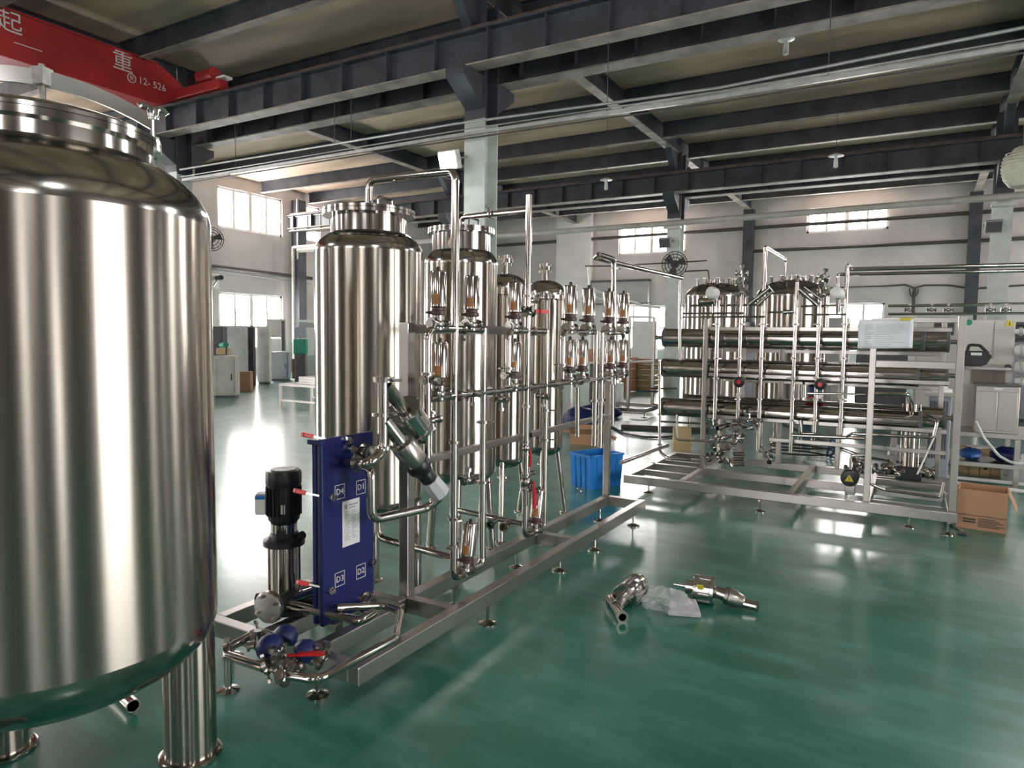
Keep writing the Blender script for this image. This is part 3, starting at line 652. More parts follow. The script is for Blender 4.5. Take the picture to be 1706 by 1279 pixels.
for p in ((-2.23,2.15),(-2.05,4.20),(-2.03,4.75),(-2.02,5.55),(-2.33,4.10),(-2.33,5.55),(-2.0,3.2),(-2.86,2.2),(-2.86,2.72),(-2.3,3.3)):
    inst('adjustable_foot', ME['foot'], SA, (*p,0), scale=(1,1,1.08))
PR = .0195; XM = -2.15
def pipe(root, pts, r=PR, bend=None, name='pipe', m='steel', n=14): return MB().tube(pts, r, bend, n).build(name, m, root)
def cl(root, p, axis, s=1.0): return inst('clamp', ME['clamp'], root, p, axis, random.uniform(0,6), s)
units = [(2.84,3.37,.27,.95), (3.65,4.15,.27,1.30), (4.40,4.98,.72,1.30), (5.10,5.56,.72,1.30)]
for i, (yl, yr, zb, zl) in enumerate(units):
    if i < 3:
        pipe(SA, [(XM,yl,zl),(XM,yl,1.63),(XM,yr-.02,1.63)], bend=.06, name='top_manifold')
        pipe(SA, [(XM,yr,1.64),(XM,yr,zb+.03)], name='riser')
    else:
        pipe(SA, [(XM,yl,zb),(XM,yl,1.63)], name='riser'); pipe(SA, [(XM,yl,1.63),(XM,yr,1.63),(XM,yr,zl)], bend=.06, name='top_manifold')
    cl(SA, (XM,yl if i < 3 else yr,1.40), (0,0,1)); cl(SA, (XM,yr if i < 3 else yl,1.10), (0,0,1))
pipe(SA, [(XM,2.86,1.27),(XM,5.58,1.27)], name='mid_manifold')
for y in (3.12,3.45,3.9,4.3,4.7,5.05,5.4): cl(SA, (XM,y,1.27), (0,1,0))
for y in (3.15,3.95,4.75,5.3): cl(SA, (XM,y,1.63), (0,1,0))
# diaphragm valves with cylinders standing on the two manifolds
for x in (730,786,857): act_valve(SA, (XM,at(x,540,X=XM).y,1.655))
for x in (950,980,1014,1038): act_valve(SA, (XM,at(x,540,X=XM).y,1.655), s=1.12)
for x in (733,857): act_valve(SA, (XM,at(x,640,X=XM).y,1.29))
for x in (949,970,1017,1037): act_valve(SA, (XM,at(x,620,X=XM).y,1.29), s=1.05)
# tall pipes
pipe(SA, [(XM,3.375,.36),(XM,3.375,.262),(XM,3.08,.262),(XM,3.08,2.46),(-2.83,3.17,2.50),(-2.83,3.17,2.31)], r=.021, bend=.055, name='tall_pipe')
pipe(SA, [(XM,4.15,.36),(XM,4.15,.30),(XM,3.885,.30),(XM,3.885,2.48)], r=.021, bend=.055, name='tall_pipe')
pipe(SA, [(XM,3.885,2.385),(-2.83,4.13,2.43),(-2.83,4.13,2.33)], r=.019, bend=.06, name='branch_pipe')
tl = [(-2.35,5.33,1.30),(-2.35,5.33,2.21),(-2.35,4.98,2.22),(-2.43,4.98,2.19),(-2.43,7.55,2.24),(-2.38,7.62,2.24),(-2.38,7.62,1.70)]
pipe(SA, [at(1023,640,X=XM)*1, at(1023,432,X=XM), at(998,424,X=XM)], r=.021, bend=.05, name='tall_pipe')
q0 = at(998,430,X=-2.2); pipe(SA, [at(998,424,X=XM), q0+V(-.02,-.03,.0), at(1060,446,X=-2.2), at(1136,463,X=-2.2)], r=.021, bend=.03, name='transfer_pipe')
for p, a in (((XM,3.08,1.02),(0,0,1)),((XM,3.08,.60),(0,0,1)),((XM,3.37,.75),(0,0,1)),((XM,3.885,1.15),(0,0,1)),((XM,3.885,1.85),(0,0,1)),((XM,3.885,1.75),(0,0,1)),((XM,4.15,.9),(0,0,1)),
             ((-2.83,3.17,2.36),(0,0,1)),((XM,3.08,.45),(0,0,1)),((XM,5.33,2.15),(0,0,1)),((-2.5,4.0,2.41),(.9,-.3,0))): cl(SA, p, a)
# bottom valves in the U bends
act_valve(SA, (XM,3.20,.275), axis=(.05,.1,1), s=1.0); act_valve(SA, (XM,4.02,.31), axis=(.05,.1,1), s=1.0)
# inline ball valves with red levers
ball_valve(SA, at(880,520,X=XM), (1,0,.1), R_(90), .95); ball_valve(SA, (XM,3.885,.66), (1,0,0), R_(0), 1.0); ball_valve(SA, (XM,3.885,.88), (0,1,0), R_(90), .8)
for p, a in ((at(885,500,X=XM),(0,1,0)),(at(872,515,X=XM),(1,0,0)),(at(880,790,X=XM),(0,1,0)),(at(880,815,X=XM),(1,0,0)),(at(780,800,X=XM),(0,0,1)),(at(713,633,X=XM),(1,0,0)),(at(845,625,X=XM),(1,0,0)),(at(940,615,X=XM),(1,0,0)),(at(720,700,X=XM),(0,1,0)),(at(905,660,X=XM),(0,0,-1)),(at(835,665,X=XM),(0,0,-1)),(at(790,655,X=XM),(0,0,-1))):
    inst('sample_valve', ME['mini'], SA, p, a, R_(90), 1.0)
# low cross pipes
zl = at(755,930,X=XM).z; xl = at(630,905,Y=3.08).x
pipe(SA, [(XM,3.08,zl),(xl,3.08,zl+.03),(xl,3.08,zl+.30)], r=.02, bend=.06, name='low_pipe')
zl = at(875,873,X=XM).z; xl = at(763,853,Y=3.885).x
pipe(SA, [(XM,3.885,zl),(xl,3.885,zl+.02)], r=.018, name='low_pipe')
for px, py in ((826,865),(848,869)):
    q = at(px,py,Y=3.86); MB().hollow(q, q+V(.02,-.10,-.01), .022, .003, 16).ring(q+V(.02,-.10,-.01),(.2,-1,-.1),.018,.03,.01,18).build('open_ferrule', 'steel', SA)
# pipes hanging down at the far units
for px, y0, y1 in ((962,645,727),(1020,640,708)): pipe(SA, [at(px,y0,X=XM), at(px,y1,X=XM)], r=.018, name='drop_pipe')
pipe(SA, [at(1035,770,X=-2.1), at(1112,742,X=-2.1)], r=.018, name='low_pipe')

# ---- angle valves on the riser next to the heat exchanger
XV = -2.16
rz = pipe(SA, [at(638,628,X=XV), at(638,752,X=XV), at(612,774,X=XV), at(578,770,Y=2.45)], r=.026, bend=.07, name='valve_riser')
inst('clamp', ME['clamp'], SA, at(639,632,X=XV), (0,0,1), 0, 1.5)
for px, py in ((636,690),(640,745)): inst('clamp', ME['clamp'], SA, at(px,py,X=XV), (0,0,1), 1.0, 1.1)
def axis_part(p, q, segs, root, n=28):
    """segs: (name, material, t0, t1, r0, r1) along p->q"""
    p, q = Vector(p), Vector(q); d = q-p; out = []
    for (nm, m, t0, t1, ra, rb) in segs:
        out.append(MB().lathe([(ra*.96,0),(ra,.004),(rb,(t1-t0)*d.length-.004),(rb*.96,(t1-t0)*d.length)], p+d*t0, d, n).build(nm, m, root))
    return out
p, q = at(642,640,X=XV), at(712,738,X=XV-.03)
av = MB().tube([p, p+(q-p)*.36], .034).build('angle_valve', 'cast', SA)
axis_part(p, q, [('stem','steel',.30,.46,.020,.020),('cap_ring','chrome',.40,.46,.088,.088),('actuator','chrome',.45,.72,.080,.080),('end_ring','chrome',.71,.76,.086,.086),('end_cap','chrome',.76,.88,.055,.050),('indicator','white',.88,1.0,.014,.010)], av)
x_, y_, z_ = frame(q-p)
for i in range(6):
    a = i*math.pi/3; e = (x_*math.cos(a)+y_*math.sin(a))*.084; MB().cyl(p+(q-p)*.39+e, p+(q-p)*.48+e, .008, 6).build('bolt', 'cast', av)
p, q = at(640,700,X=XV), at(733,822,X=XV+.10)
av = MB().tube([p, p+(q-p)*.28], .034).build('angle_valve', 'cast', SA)
axis_part(p, q, [('stem','steel',.22,.34,.022,.022),('actuator','tube',.30,.56,.060,.060),('clamp_band','black',.54,.64,.062,.062),('black_collar','black',.62,.69,.052,.048),('black_neck','black',.68,.80,.043,.040)], av)
axis_part(p, q, [('clear_cap','opal',.80,1.0,.050,.056)], av, 8)
# U pipe below, and the hose side arm
pipe(SA, [at(580,772,Y=2.48), at(619,778,X=-2.2), at(619,866,X=-2.2), at(712,846,X=-2.16), at(733,828,X=-2.1)], r=.0225, bend=.06, name='u_pipe')
cl(SA, at(593,771,X=-2.25), (1,.3,0), 1.2)
# ---- pipework at the near end of the skid
ZP = .27
def nz(x, y, z=ZP): return at(x, y, Z=z)
pipe(SA, [nz(430,1052), nz(379,1080), nz(379,1092), nz(440,1112)], r=.019, bend=.02, name='end_pipe')
pipe(SA, [nz(478,1124), nz(530,1132), nz(660,1062), nz(668,1018), nz(640,1008), nz(560,1012,.32)], r=.018, bend=.06, name='end_pipe')
pipe(SA, [nz(520,985,.32), nz(468,1003,.30), nz(600,1035,.27), nz(625,1018,.30)], r=.022, bend=.05, name='end_pipe')
pipe(SA, [nz(430,1052), nz(452,1062), nz(475,1075)], r=.015, name='end_pipe')
for px, py in ((380,1085),(432,1060),(442,1108),(424,1066)): cl(SA, nz(px,py), (.6,.6,.3), 1.1)
su = nz(380,1150,0.0); MB().lathe([(.05,0),(.05,.006),(.016,.014),(.016,.24)], su, n=18).build('pipe_stand', 'steel', SA)
# hygienic valves with blue diaphragm housings
for (px, py, ax, s) in ((452,1080,(-.5,-.35,.75),1.15),(474,1062,(-.1,.7,.6),1.05),(508,1086,(.55,.3,.7),1.0)):
    c = nz(px,py,.29); ax = V(ax).normalized()
    v = MB().cyl(c-ax*.06*s, c, .020*s, 12).sphere(c-ax*.05*s, .028*s, 12).build('gauge_valve', 'cast', SA)
    MB().lathe([(.030*s,-.02),(.048*s,-.012),(.052*s,.0),(.046*s,.028*s),(.026*s,.048*s),(.003,.054*s)], c, ax, 24).build('blue_housing', 'blue2', v)
for (px, py, a, sp) in ((462,1116,(0,0,1),.4),(478,1126,(.5,0,1),1.4),(470,1130,(-.5,.4,.6),2.2),(490,1118,(0,-.6,.8),.9),(455,1105,(0,0,1),2.6),(520,1100,(.3,.3,1),.2),(535,1095,(.3,.3,1),1.9),(430,1075,(0,0,1),.8)):
    inst('sample_valve', ME['mini'], SA, nz(px,py,.26), a, sp, .95)
ball_valve(SA, nz(482,1112,.25), (0,0,1), R_(35), .85)
# round blind flange at the pump suction
fp = nz(446,1012,.32); fd = V(.2,-.95,.05).normalized()
bf = MB().lathe([(.075,-.02),(.075,.0),(.07,.004),(.035,.006)], fp, fd, 28).build('blind_flange', 'cast', SA)
for i in range(4):
    a = i*math.pi/2+.5; x_, y_, z_ = frame(fd); e = (x_*math.cos(a)+y_*math.sin(a))*.056; MB().cyl(fp+e-fd*.03, fp+e+fd*.02, .009, 6).build('bolt', 'steel', bf)
MB().cyl(fp-fd*.18, fp-fd*.02, .034, 16).build('suction_pipe', 'black', bf)

# ---- blue plate heat exchanger
HX = thing('plate_heat_exchanger', 'tall blue plate heat exchanger standing on the near end of the left skid', 'heat exchanger', (-2.38,2.48,.2))
XF, Y0, Y1, H0, H1 = -2.35, 2.306, 2.657, .225, 1.112
MB().box((XF-.022,Y0,H0),(XF,Y1,H1)).build('frame_plate', 'blue', HX, bevel=.004)
MB().box((XF-.045,Y0+.012,H0+.02),(XF-.023,Y1-.012,H1-.03)).build('plate_pack', 'dgrey', HX, bevel=.002)
MB().box((XF-.070,Y0+.005,H0),(XF-.046,Y1-.005,H1-.02)).build('pressure_plate', 'blue', HX, bevel=.004)
MB().box((XF-.085,Y0-.01,H1-.028),(XF+.006,Y0+.02,H1-.004)).build('top_lug', 'blue', HX, bevel=.003)
MB().box((XF-.03,Y0+.05,H0-.035),(XF+.03,Y0+.10,H0)).build('foot_bracket', 'steel', HX, bevel=.002)
MB().box((XF-.03,Y1-.10,H0-.035),(XF+.03,Y1-.05,H0)).build('foot_bracket', 'steel', HX, bevel=.002)
for px, py in ((577,733),(550,828),(548,983),(619,936),(582,747)):
    q = at(px,py,X=XF); k = MB().cyl((XF,q.y,q.z),(XF+.035,q.y,q.z),.012,8).build('tie_bolt', 'chrome', HX)
    MB().lathe([(.019,0),(.019,.016)],(XF+.004,q.y,q.z),(1,0,0),6).build('nut', 'chrome', k)
for s, px, py in (('D4',566,819),('D1',601,811),('D3',566,964),('D2',601,951)):
    q = at(px,py,X=XF); f_ = MB()
    for (a0,a1,c0,c1) in ((-.033,.033,.032,.035),(-.033,.033,-.035,-.032),(-.033,-.030,-.035,.035),(.030,.033,-.035,.035)): f_.box((XF,q.y+a0,q.z+c0),(XF+.0015,q.y+a1,q.z+c1))
    k = f_.build('port_mark', 'wink', HX, smooth=False)
    lettering(s, .042, 'wink', k, (XF+.001,q.y,q.z), (0,1,0), (0,0,1), 'port_lettering')
pa, pb = at(570,836,X=XF), at(599,902,X=XF)
pl = MB().box((XF,pa.y,pb.z),(XF+.0015,pb.y,pa.z)).build('name_plate', 'white', HX, smooth=False)
b = MB(); random.seed(3)
for k in range(15):
    z = pa.z-.055-k*.0098
    if z < pb.z+.012: break
    b.box((XF+.0015,pa.y+.012,z),(XF+.002,pa.y+.012+random.uniform(.02,.045),z+.003)); b.box((XF+.0015,(pa.y+pb.y)/2+.004,z),(XF+.002,(pa.y+pb.y)/2+random.uniform(.02,.045),z+.003))
b.box((XF+.0015,pa.y+.014,pa.z-.04),(XF+.002,pa.y+.034,pa.z-.018)).box((XF+.0015,pa.y+.044,pa.z-.028),(XF+.002,pb.y-.015,pa.z-.02)).box((XF+.0015,pa.y+.044,pa.z-.04),(XF+.002,pb.y-.03,pa.z-.034)).build('plate_print', 'ink2', pl, smooth=False)
for px, py in ((603,755),(606,1002)):   # front ports
    q = at(px,py,X=XF); k = MB().lathe([(.052,0),(.052,.016),(.03,.02),(.03,.06)],(XF,q.y,q.z),(1,0,0),28).build('port_flange', 'steel', HX)
    MB().ring((XF+.05,q.y,q.z),(1,0,0),.028,.042,.018,24).build('port_clamp', 'cast', k)
for px, py in ((503,820),(508,972),(516,726)):   # red tie rod sleeves at the near edge
    a = at(px-13,py-3,X=XF-.055); c = at(px+16,py+3,X=XF-.03)
    MB().bar(a, a+(c-a)*.62, .026, .020).build('red_grip', 'redh', HX, bevel=.004)
    MB().bar(a+(c-a)*.6, c+(c-a)*.4, .014, .008).build('grip_shank', 'chrome', HX)

# ---- vertical multistage pump
PC = V(-2.665,2.36,.22)
PU = thing('vertical_pump', 'vertical multistage pump with black motor left of the blue heat exchanger', 'pump', PC)
MB().box((-.10,-.09,0),(.10,.09,.03)).lathe([(.085,.03),(.085,.09),(.075,.11)],n=24).cyl((-.14,0,.06),(.14,0,.06),.035,16).build('base_casting', 'black', PU, local=True, bevel=.004)
MB().lathe([(.066,.11),(.066,.34)],n=32,caps=False).build('stage_sleeve', 'shell', PU, local=True)
for i in range(4):
    a = math.pi/4+i*math.pi/2; MB().cyl((.086*math.cos(a),.086*math.sin(a),.08),(.086*math.cos(a),.086*math.sin(a),.36),.007,8).build('stay_bolt', 'steel', PU, local=True)
MB().lathe([(.10,.34),(.10,.365),(.085,.375),(.07,.39)],n=24).lathe([(.07,.39),(.062,.41),(.062,.45),(.075,.47)],n=20).box((-.02,-.085,.385),(.02,-.06,.43)).cyl((.07,-.04,.38),(.10,-.06,.40),.02,10).build('motor_stool', 'black', PU, local=True)
MB().lathe([(.0635,.392),(.0635,.448)],n=20,caps=False).build('coupling_guard', 'steel', PU, local=True)
mo = MB().lathe([(.074,.465),(.076,.475),(.076,.64)],n=32).build('motor', 'black', PU, local=True)
for i in range(22):
    a = 2*math.pi*i/22; MB().cbox((.080*math.cos(a),.080*math.sin(a),.56),(.012,.004,.14),rz=a).build('cooling_fin', 'black', mo, local=True)
MB().lathe([(.083,.635),(.086,.65),(.086,.695),(.080,.71),(.03,.715)],n=32).build('fan_cover', 'black', PU, local=True)
MB().ring((0,0,.714),(0,0,1),.02,.06,.004,24).build('fan_grille', 'grey', PU, local=True)
tb = MB().box((-.125,-.05,.50),(-.075,.03,.60)).build('terminal_box', 'bluegrey', PU, local=True, bevel=.004)
MB().box((-.126,-.051,.505),(-.08,-.0505,.575)).build('rating_plate', 'white', tb, local=True, smooth=False)
MB().box((-.126,-.0512,.577),(-.08,-.0505,.592)).build('blue_band', 'crate', tb, local=True, smooth=False)
MB().cbox((.01,-.0775,.53),(.02,.003,.045)).build('white_sticker', 'white', PU, local=True)
PU.rotation_euler = (0,0,R_(38))
# ================================================================== RIGHT SKID
SB = thing('membrane_skid', 'stainless skid with three horizontal pressure vessels and a paper sheet', 'skid', (-1.1,7.3,0))
zr = .16
rail(SB, (-2.53,6.65,zr), (.34,6.65,zr)); rail(SB, (-2.47,7.45,zr), (.26,7.45,zr)); rail(SB, (-2.53,8.30,zr), (.34,8.30,zr))
for x in (-2.50,-1.95,-.95,-.33,.30): rail(SB, (x,6.68,zr), (x,7.42,zr)); rail(SB, (x,7.48,zr), (x,8.27,zr))
for y in (7.08,7.78,8.02): rail(SB, (-2.47,y,zr), (-1.98,y,zr), .04, .06)
rail(SB, (-.30,6.90,zr), (.27,6.90,zr), .04, .05)
for p in ((-2.33,6.83),(0.0,6.80),(-1.2,6.66),(-2.4,8.25),(.25,8.25),(-.6,8.25),(.28,6.72)): inst('adjustable_foot', ME['foot'], SB, (*p,0), scale=(1,1,.92))
for (x,y,z1,w_) in ((-1.95,7.44,1.80,.045),(-.33,6.70,1.78,.05),(.30,6.70,1.80,.055),(-1.66,7.92,1.5,.05),(-1.30,8.2,1.5,.05),(.22,8.2,1.80,.045),(-1.95,8.27,1.7,.045),(-.7,8.2,1.5,.045)):
    rail(SB, (x,y,.2), (x,y,z1), w_, w_, 'post')
rail(SB, (-.305,6.70,1.765), (.27,6.70,1.765), .04, .045, 'top_rail'); rail(SB, (-.305,6.70,1.395), (.27,6.70,1.395), .04, .06, 'cross_rail')
for pz in ((1300,701),(1300,733),(1300,628),(1300,548)):
    z = at(*pz, Y=7.47).z; x0 = -1.92 if pz[1] != 733 else -1.28; rail(SB, (x0,7.478,z), (.26,7.478,z), .03, .04, 'vessel_rail')
for z in (.70,1.12,1.46): rail(SB, (-1.92,8.2,z), (.22,8.2,z), .03, .04, 'vessel_rail')
def vessel(Y, z, x0, x1, r=.1):
    v = MB().lathe([(r,0),(r,x1-x0)], (x0,Y,z), (1,0,0), 40, caps=False).build('pressure_vessel', 'steel', SB)
    for xx, s in ((x0,-1),(x1,1)):
        MB().lathe([(r-.004,-.03*s),(r+.004,-.025*s),(r+.004,.0),(r-.012,.004*s),(r-.014,-.02*s),(.02,-.02*s)], (xx,Y,z), (1,0,0), 32, caps=False).build('end_cap', 'dgrey', v)
        MB().cyl((xx-.02*s,Y,z),(xx+.10*s,Y,z),.022,12).build('end_port', 'steel', v)
    return v
for z, x1 in ((.825,.06),(1.26,.02),(1.595,.05)): vessel(7.6, z, -2.46, x1)
for z in (.85,1.26,1.585): vessel(7.93, z, -2.30, .26)
YP = 7.38
def PB(x, y, Y=YP): return at(x, y, Y=Y)
for x, y0, y1, r in ((1197,500,712,.022),(1236,486,712,.020),(1275,412,753,.021),(1328,470,755,.020),(1367,472,720,.019),(1412,442,728,.020)):
    xb = x-2; ln = [PB(x,y0), PB(xb,y1)]; ln[1].x = ln[0].x
    MB().tube(ln, r, n=12).build('vertical_pipe', 'steel', SB)
    for yy in (540,597,630,665,700):
        if y0+8 < yy < y1-4: cl(SB, (ln[0].x,YP,PB(x,yy).z), (0,0,1), 1.0)
    for yy in (562,612,680):
        z = PB(x,yy).z
        if y0 < yy < y1: MB().cyl((ln[0].x,YP,z),(ln[0].x,7.5,z),.016,10).build('side_port', 'steel', SB)
# tall pipe over to the second storage tank, tall pipe with long runs to the right
a = PB(1275,412); MB().tube([PB(1275,470), a, at(1309,432,Y=10.9), at(1308,470,Y=10.9)], .021, .05).build('transfer_pipe', 'steel', SB)
a = PB(1412,440); MB().tube([PB(1412,470), a, a+V(.02,.10,-.04), V(2.6,7.5,a.z-.07)], .020, .03).build('header_pipe', 'steel', SB)
MB().tube([PB(1409,520)+V(-.06,.05,0), PB(1406,456)+V(-.06,.05,0), PB(1430,455)+V(0,.1,0), V(2.6,7.55,PB(1430,455).z-.03)], .016, .03).build('header_pipe', 'steel', SB)
for (xa, ya, xb, yb, Yp, r) in ((1137,522,1240,522,7.3,.010),(1137,528,1275,529,7.35,.010),(1150,509,1272,510,7.45,.012),(1280,520,1328,519,7.4,.011),(1335,510,1409,508,7.45,.012),(1480,510,1640,511,7.6,.010),(1340,524,1410,524,7.35,.009)):
    a = PB(xa,ya,Yp); c = PB(xb,yb,Yp); MB().tube([a, V(c.x,Yp,a.z)], r, n=8).build('instrument_line', 'steel', SB)
a = PB(1480,523,7.6); MB().tube([a, V(2.6,7.6,a.z)], .012, n=8).build('instrument_line', 'steel', SB)
a = PB(1480,509,7.6); MB().tube([a, V(2.6,7.6,a.z+.02)], .010, n=8).build('instrument_line', 'steel', SB)
for px in (1515,1552,1580,1650,1676): inst('sample_valve', ME['mini'], SB, PB(px,516,7.6), (0,0,1), 0, .8)
# left loop
MB().tube([PB(1099,600,7.45), PB(1099,752,7.45), PB(1112,763,7.2), PB(1150,765,7.2)], .017, .05).build('loop_pipe', 'steel', SB)
for (xa, ya, xb, yb) in ((1085,647,1128,647),(1099,702,1180,706),(1060,650,1100,652)): MB().tube([PB(xa,ya,7.45), PB(xb,yb,7.45)], .011, n=8).build('loop_pipe', 'steel', SB)
for yy in (625,690,740): cl(SB, PB(1099,yy,7.45), (0,0,1))
MB().tube([PB(1128,690,7.4), PB(1128,732,7.4), PB(1180,735,7.4), PB(1226,738,7.3), PB(1236,722,7.3)], .012, .03).build('loop_pipe', 'steel', SB)
MB().tube([PB(1133,467,7.5), PB(1133,600,7.5)], .020).build('vertical_pipe', 'steel', SB)
# fittings at the lower left of the rack
random.seed(11)
for px, py, s in ((1195,713,1.2),(1232,706,1.1),(1240,716,1.3),(1226,722,1.2),(1186,732,1.0),(1200,730,.9),(1212,728,1.0),(1250,700,1.0),(1245,690,.9),(1260,706,1.0),(1205,752,1.1),(1198,762,1.2),(1213,745,1.0),(1180,762,1.0),(1276,757,1.0),(1283,765,1.1),(1236,730,1.0),(1215,770,1.0),(1222,705,.9),(1190,745,.9)):
    inst('sample_valve', ME['mini'], SB, PB(px,py,7.3), (random.uniform(-1,1),random.uniform(-1,.3),random.uniform(0,1)), random.uniform(0,6), s)
for py in (756,765,773): MB().tube([PB(1222,py,7.5), PB(1240,py,7.5)], .022).build('membrane_tube', 'steel', SB)
MB().hollow(PB(1195,713,7.2), PB(1195,713,7.2)+V(.16,.25,.05), .026, .004).build('open_stub', 'steel', SB)
# hand wheels
for px, py in ((1232,636),(1367,640)):
    k = inst('hand_wheel', ME['wheel'], SB, PB(px,py,7.30), (0,-1,0)); sub('wheel_cap', ME['wdot'], k)
    MB().cyl(PB(px,py+20,7.33), PB(px,py+20,7.33)+V(0,-.08,0), .020, 12).build('sight_port', 'white', SB)
k = inst('hand_wheel', ME['wheel'], SB, PB(1339,636,7.6), (0,0,1), 0, .9); MB().cyl(PB(1339,640,7.6), PB(1339,662,7.6), .03, 12).build('valve_stem', 'cast', SB)
b_ = PB(1355,650,7.8); MB().lathe([(.05,-.06),(.06,-.05),(.06,.04),(.03,.06)], b_, n=18).build('blue_valve', 'blue2', SB); MB().ring(b_+V(0,0,-.07),(0,0,1),.03,.10,.012,18).build('red_wheel', 'redh', SB)
# loops at the right
MB().tube([PB(1410,728,7.35), PB(1418,722,7.3), PB(1555,729,7.3), PB(1562,700,7.3), PB(1543,692,7.5)], .015, .04).build('loop_pipe', 'steel', SB)
MB().tube([PB(1452,655,7.35), PB(1512,656,7.35), PB(1519,672,7.5), PB(1519,685,7.6)], .020, .05).build('loop_pipe', 'steel', SB)
MB().tube([PB(1345,655,7.35), PB(1442,657,7.35)], .011).build('loop_pipe', 'steel', SB)
MB().tube([PB(1320,725,7.35), PB(1440,730,7.35)], .018).build('loop_pipe', 'steel', SB)
MB().tube([PB(1360,690,7.4), PB(1358,722,7.4), PB(1335,722,7.4), PB(1333,700,7.4)], .010, .03).build('loop_pipe', 'steel', SB)
Yq = 6.86
MB().tube([PB(1417,782,Yq), PB(1417,758,Yq), PB(1450,758,Yq), PB(1450,806,Yq), PB(1475,816,Yq), PB(1567,829,Yq), PB(1572,803,Yq)], .013, .035).build('loop_pipe', 'steel', SB)
MB().tube([PB(1560,720,7.7), PB(1528,790,7.2)], .008).build('loop_pipe', 'white', SB)
for px, py in ((1424,770),(1432,778),(1420,782),(1436,768),(1445,790),(1462,785),(1475,780),(1485,776),(1493,788),(1545,785),(1548,790),(1428,790),(1440,782)):
    inst('sample_valve', ME['mini'], SB, PB(px,py,7.0), (random.uniform(-1,1),random.uniform(-1,.3),random.uniform(0,1)), random.uniform(0,6), 1.05)
# black motor end with the warning triangle
mc = PB(1415,797,6.80); mo = MB().lathe([(.05,-.20),(.072,-.17),(.075,-.02),(.066,.0),(.02,.006)], mc, (0,-1,0), 28).build('motor', 'black', SB)
t_ = .036; MB().add([mc+V(-t_,-.008,-t_*.7), mc+V(t_,-.008,-t_*.7), mc+V(0,-.008,t_), mc+V(-t_,-.005,-t_*.7), mc+V(t_,-.005,-t_*.7), mc+V(0,-.005,t_)], [(0,1,2),(5,4,3),(0,3,4,1),(1,4,5,2),(2,5,3,0)]).build('warning_triangle', 'yellow', mo, smooth=False)
MB().cbox(mc+V(0,-.0095,.0),(.006,.002,.024)).build('warning_bolt', 'ink', mo)
rail(SB, (mc.x,6.95,.2), (mc.x,6.95,.33), .08, .10, 'motor_stand')
# booster pump of the skid: black base with a slim stainless column
YU = 7.78; pc = PB(1513,800,YU); bp = MB().cbox(V(pc.x,YU,.31),(.22,.18,.13)).cyl(V(pc.x-.20,YU,.32), V(pc.x+.20,YU,.32), .05, 16).build('booster_base', 'black', SB, bevel=.01)
for s in (-1,1): MB().lathe([(.06,0),(.06,.02)], V(pc.x+s*.20,YU,.32), (1,0,0), 18).build('pump_flange', 'cast', bp)
MB().lathe([(.06,.375),(.06,.98)], (pc.x,YU,0), n=28).build('booster_column', 'shell', SB)
for s in (-1,1): MB().cyl((pc.x+s*.075,YU,.375),(pc.x+s*.075,YU,.98),.006,6).build('stay_bolt', 'steel', SB)
rail(SB, (-.30,YU-.06,.20), (.27,YU-.06,.20), .05, .06, 'pump_seat'); rail(SB, (-.30,YU+.06,.20), (.27,YU+.06,.20), .05, .06, 'pump_seat')
# fittings standing up above the vessels
for px, y0, y1, s in ((1236,455,498,1.3),(1372,462,500,1.2)):
    for i in range(4): inst('sample_valve', ME['mini'], SB, PB(px,y0+(y1-y0)*i/4,YP), (random.uniform(-.3,.3),-.3,1), i*1.3, s)
for px, py, r in ((1187,488,.062),(1395,488,.055)):
    c = PB(px,py,7.25); g_ = MB().lathe([(.004,-.06),(r,-.04),(r,.03),(r*.7,.05),(.004,.055)], c, (-.3,-1,.2), 22).build('gauge', 'white', SB)
    MB().cyl(c+V(0,.03,-.02), c+V(0,.05,-.20), .012, 8).build('gauge_stem', 'steel', g_)
for (x0,y0,x1,y1,r) in ((1164,503,1190,501,.040),(1248,507,1282,480,.022),(1262,508,1287,486,.014),(1332,482,1362,508,.022),(1340,478,1368,498,.014),(1305,520,1320,519,.02)):
    ln = [PB(x0,y0,7.3), PB(x1,y1,7.3)]; k = MB().cyl(*ln, r, 16).build('needle_valve', 'cast' if r < .03 else 'steel', SB)
    d = (ln[1]-ln[0]).normalized(); MB().ring(ln[0]+(ln[1]-ln[0])*.3, d, r*.8, r*1.5, .018, 16).build('valve_ring', 'cast', k); MB().ring(ln[1], d, r*.6, r*1.35, .016, 16).build('valve_ring', 'cast', k)
for px in range(1190,1245,9):
    z0 = PB(px,528).z; MB().cyl((PB(px,528).x,7.42,z0),(PB(px,528).x,7.42,z0+.22),.012,8).build('flow_tube', 'steel', SB)
# ---- drawing sheet pinned to the skid
sh = thing('paper_sheet', 'large white printed sheet pinned to the right skid frame', 'paper', PB(1475,583,6.66))
a, c = PB(1431,532,6.66), PB(1520,582,6.66)
n = 12; vs = []; fs = []
for j in range(n+1):
    for i in range(n+1):
        u, v_ = i/n, j/n; vs.append((a.x+(c.x-a.x)*u, 6.655-.008*math.sin(6*u+2*v_)-.006*math.sin(9*v_), c.z+(a.z-c.z)*v_+.01*u*(1-v_)))
for j in range(n):
    for i in range(n): fs.append((j*n+j+i, j*n+j+i+1, (j+1)*(n+1)+i+1, (j+1)*(n+1)+i))
o = MB().add(vs, fs).build('sheet', 'paper', sh); o.modifiers.new('thickness','SOLIDIFY').thickness = .001
b = MB(); random.seed(5)
for k in range(13):
    z = a.z-.05-k*.016
    if z < c.z+.02: break
    b.box((a.x+.05,6.638,z),(a.x+.05+random.uniform(.03,.07),6.639,z+.003)); b.box((a.x+.13,6.638,z),(a.x+.13+random.uniform(.10,.24),6.639,z+.002))
b.build('print_lines', 'ink2', sh, smooth=False)
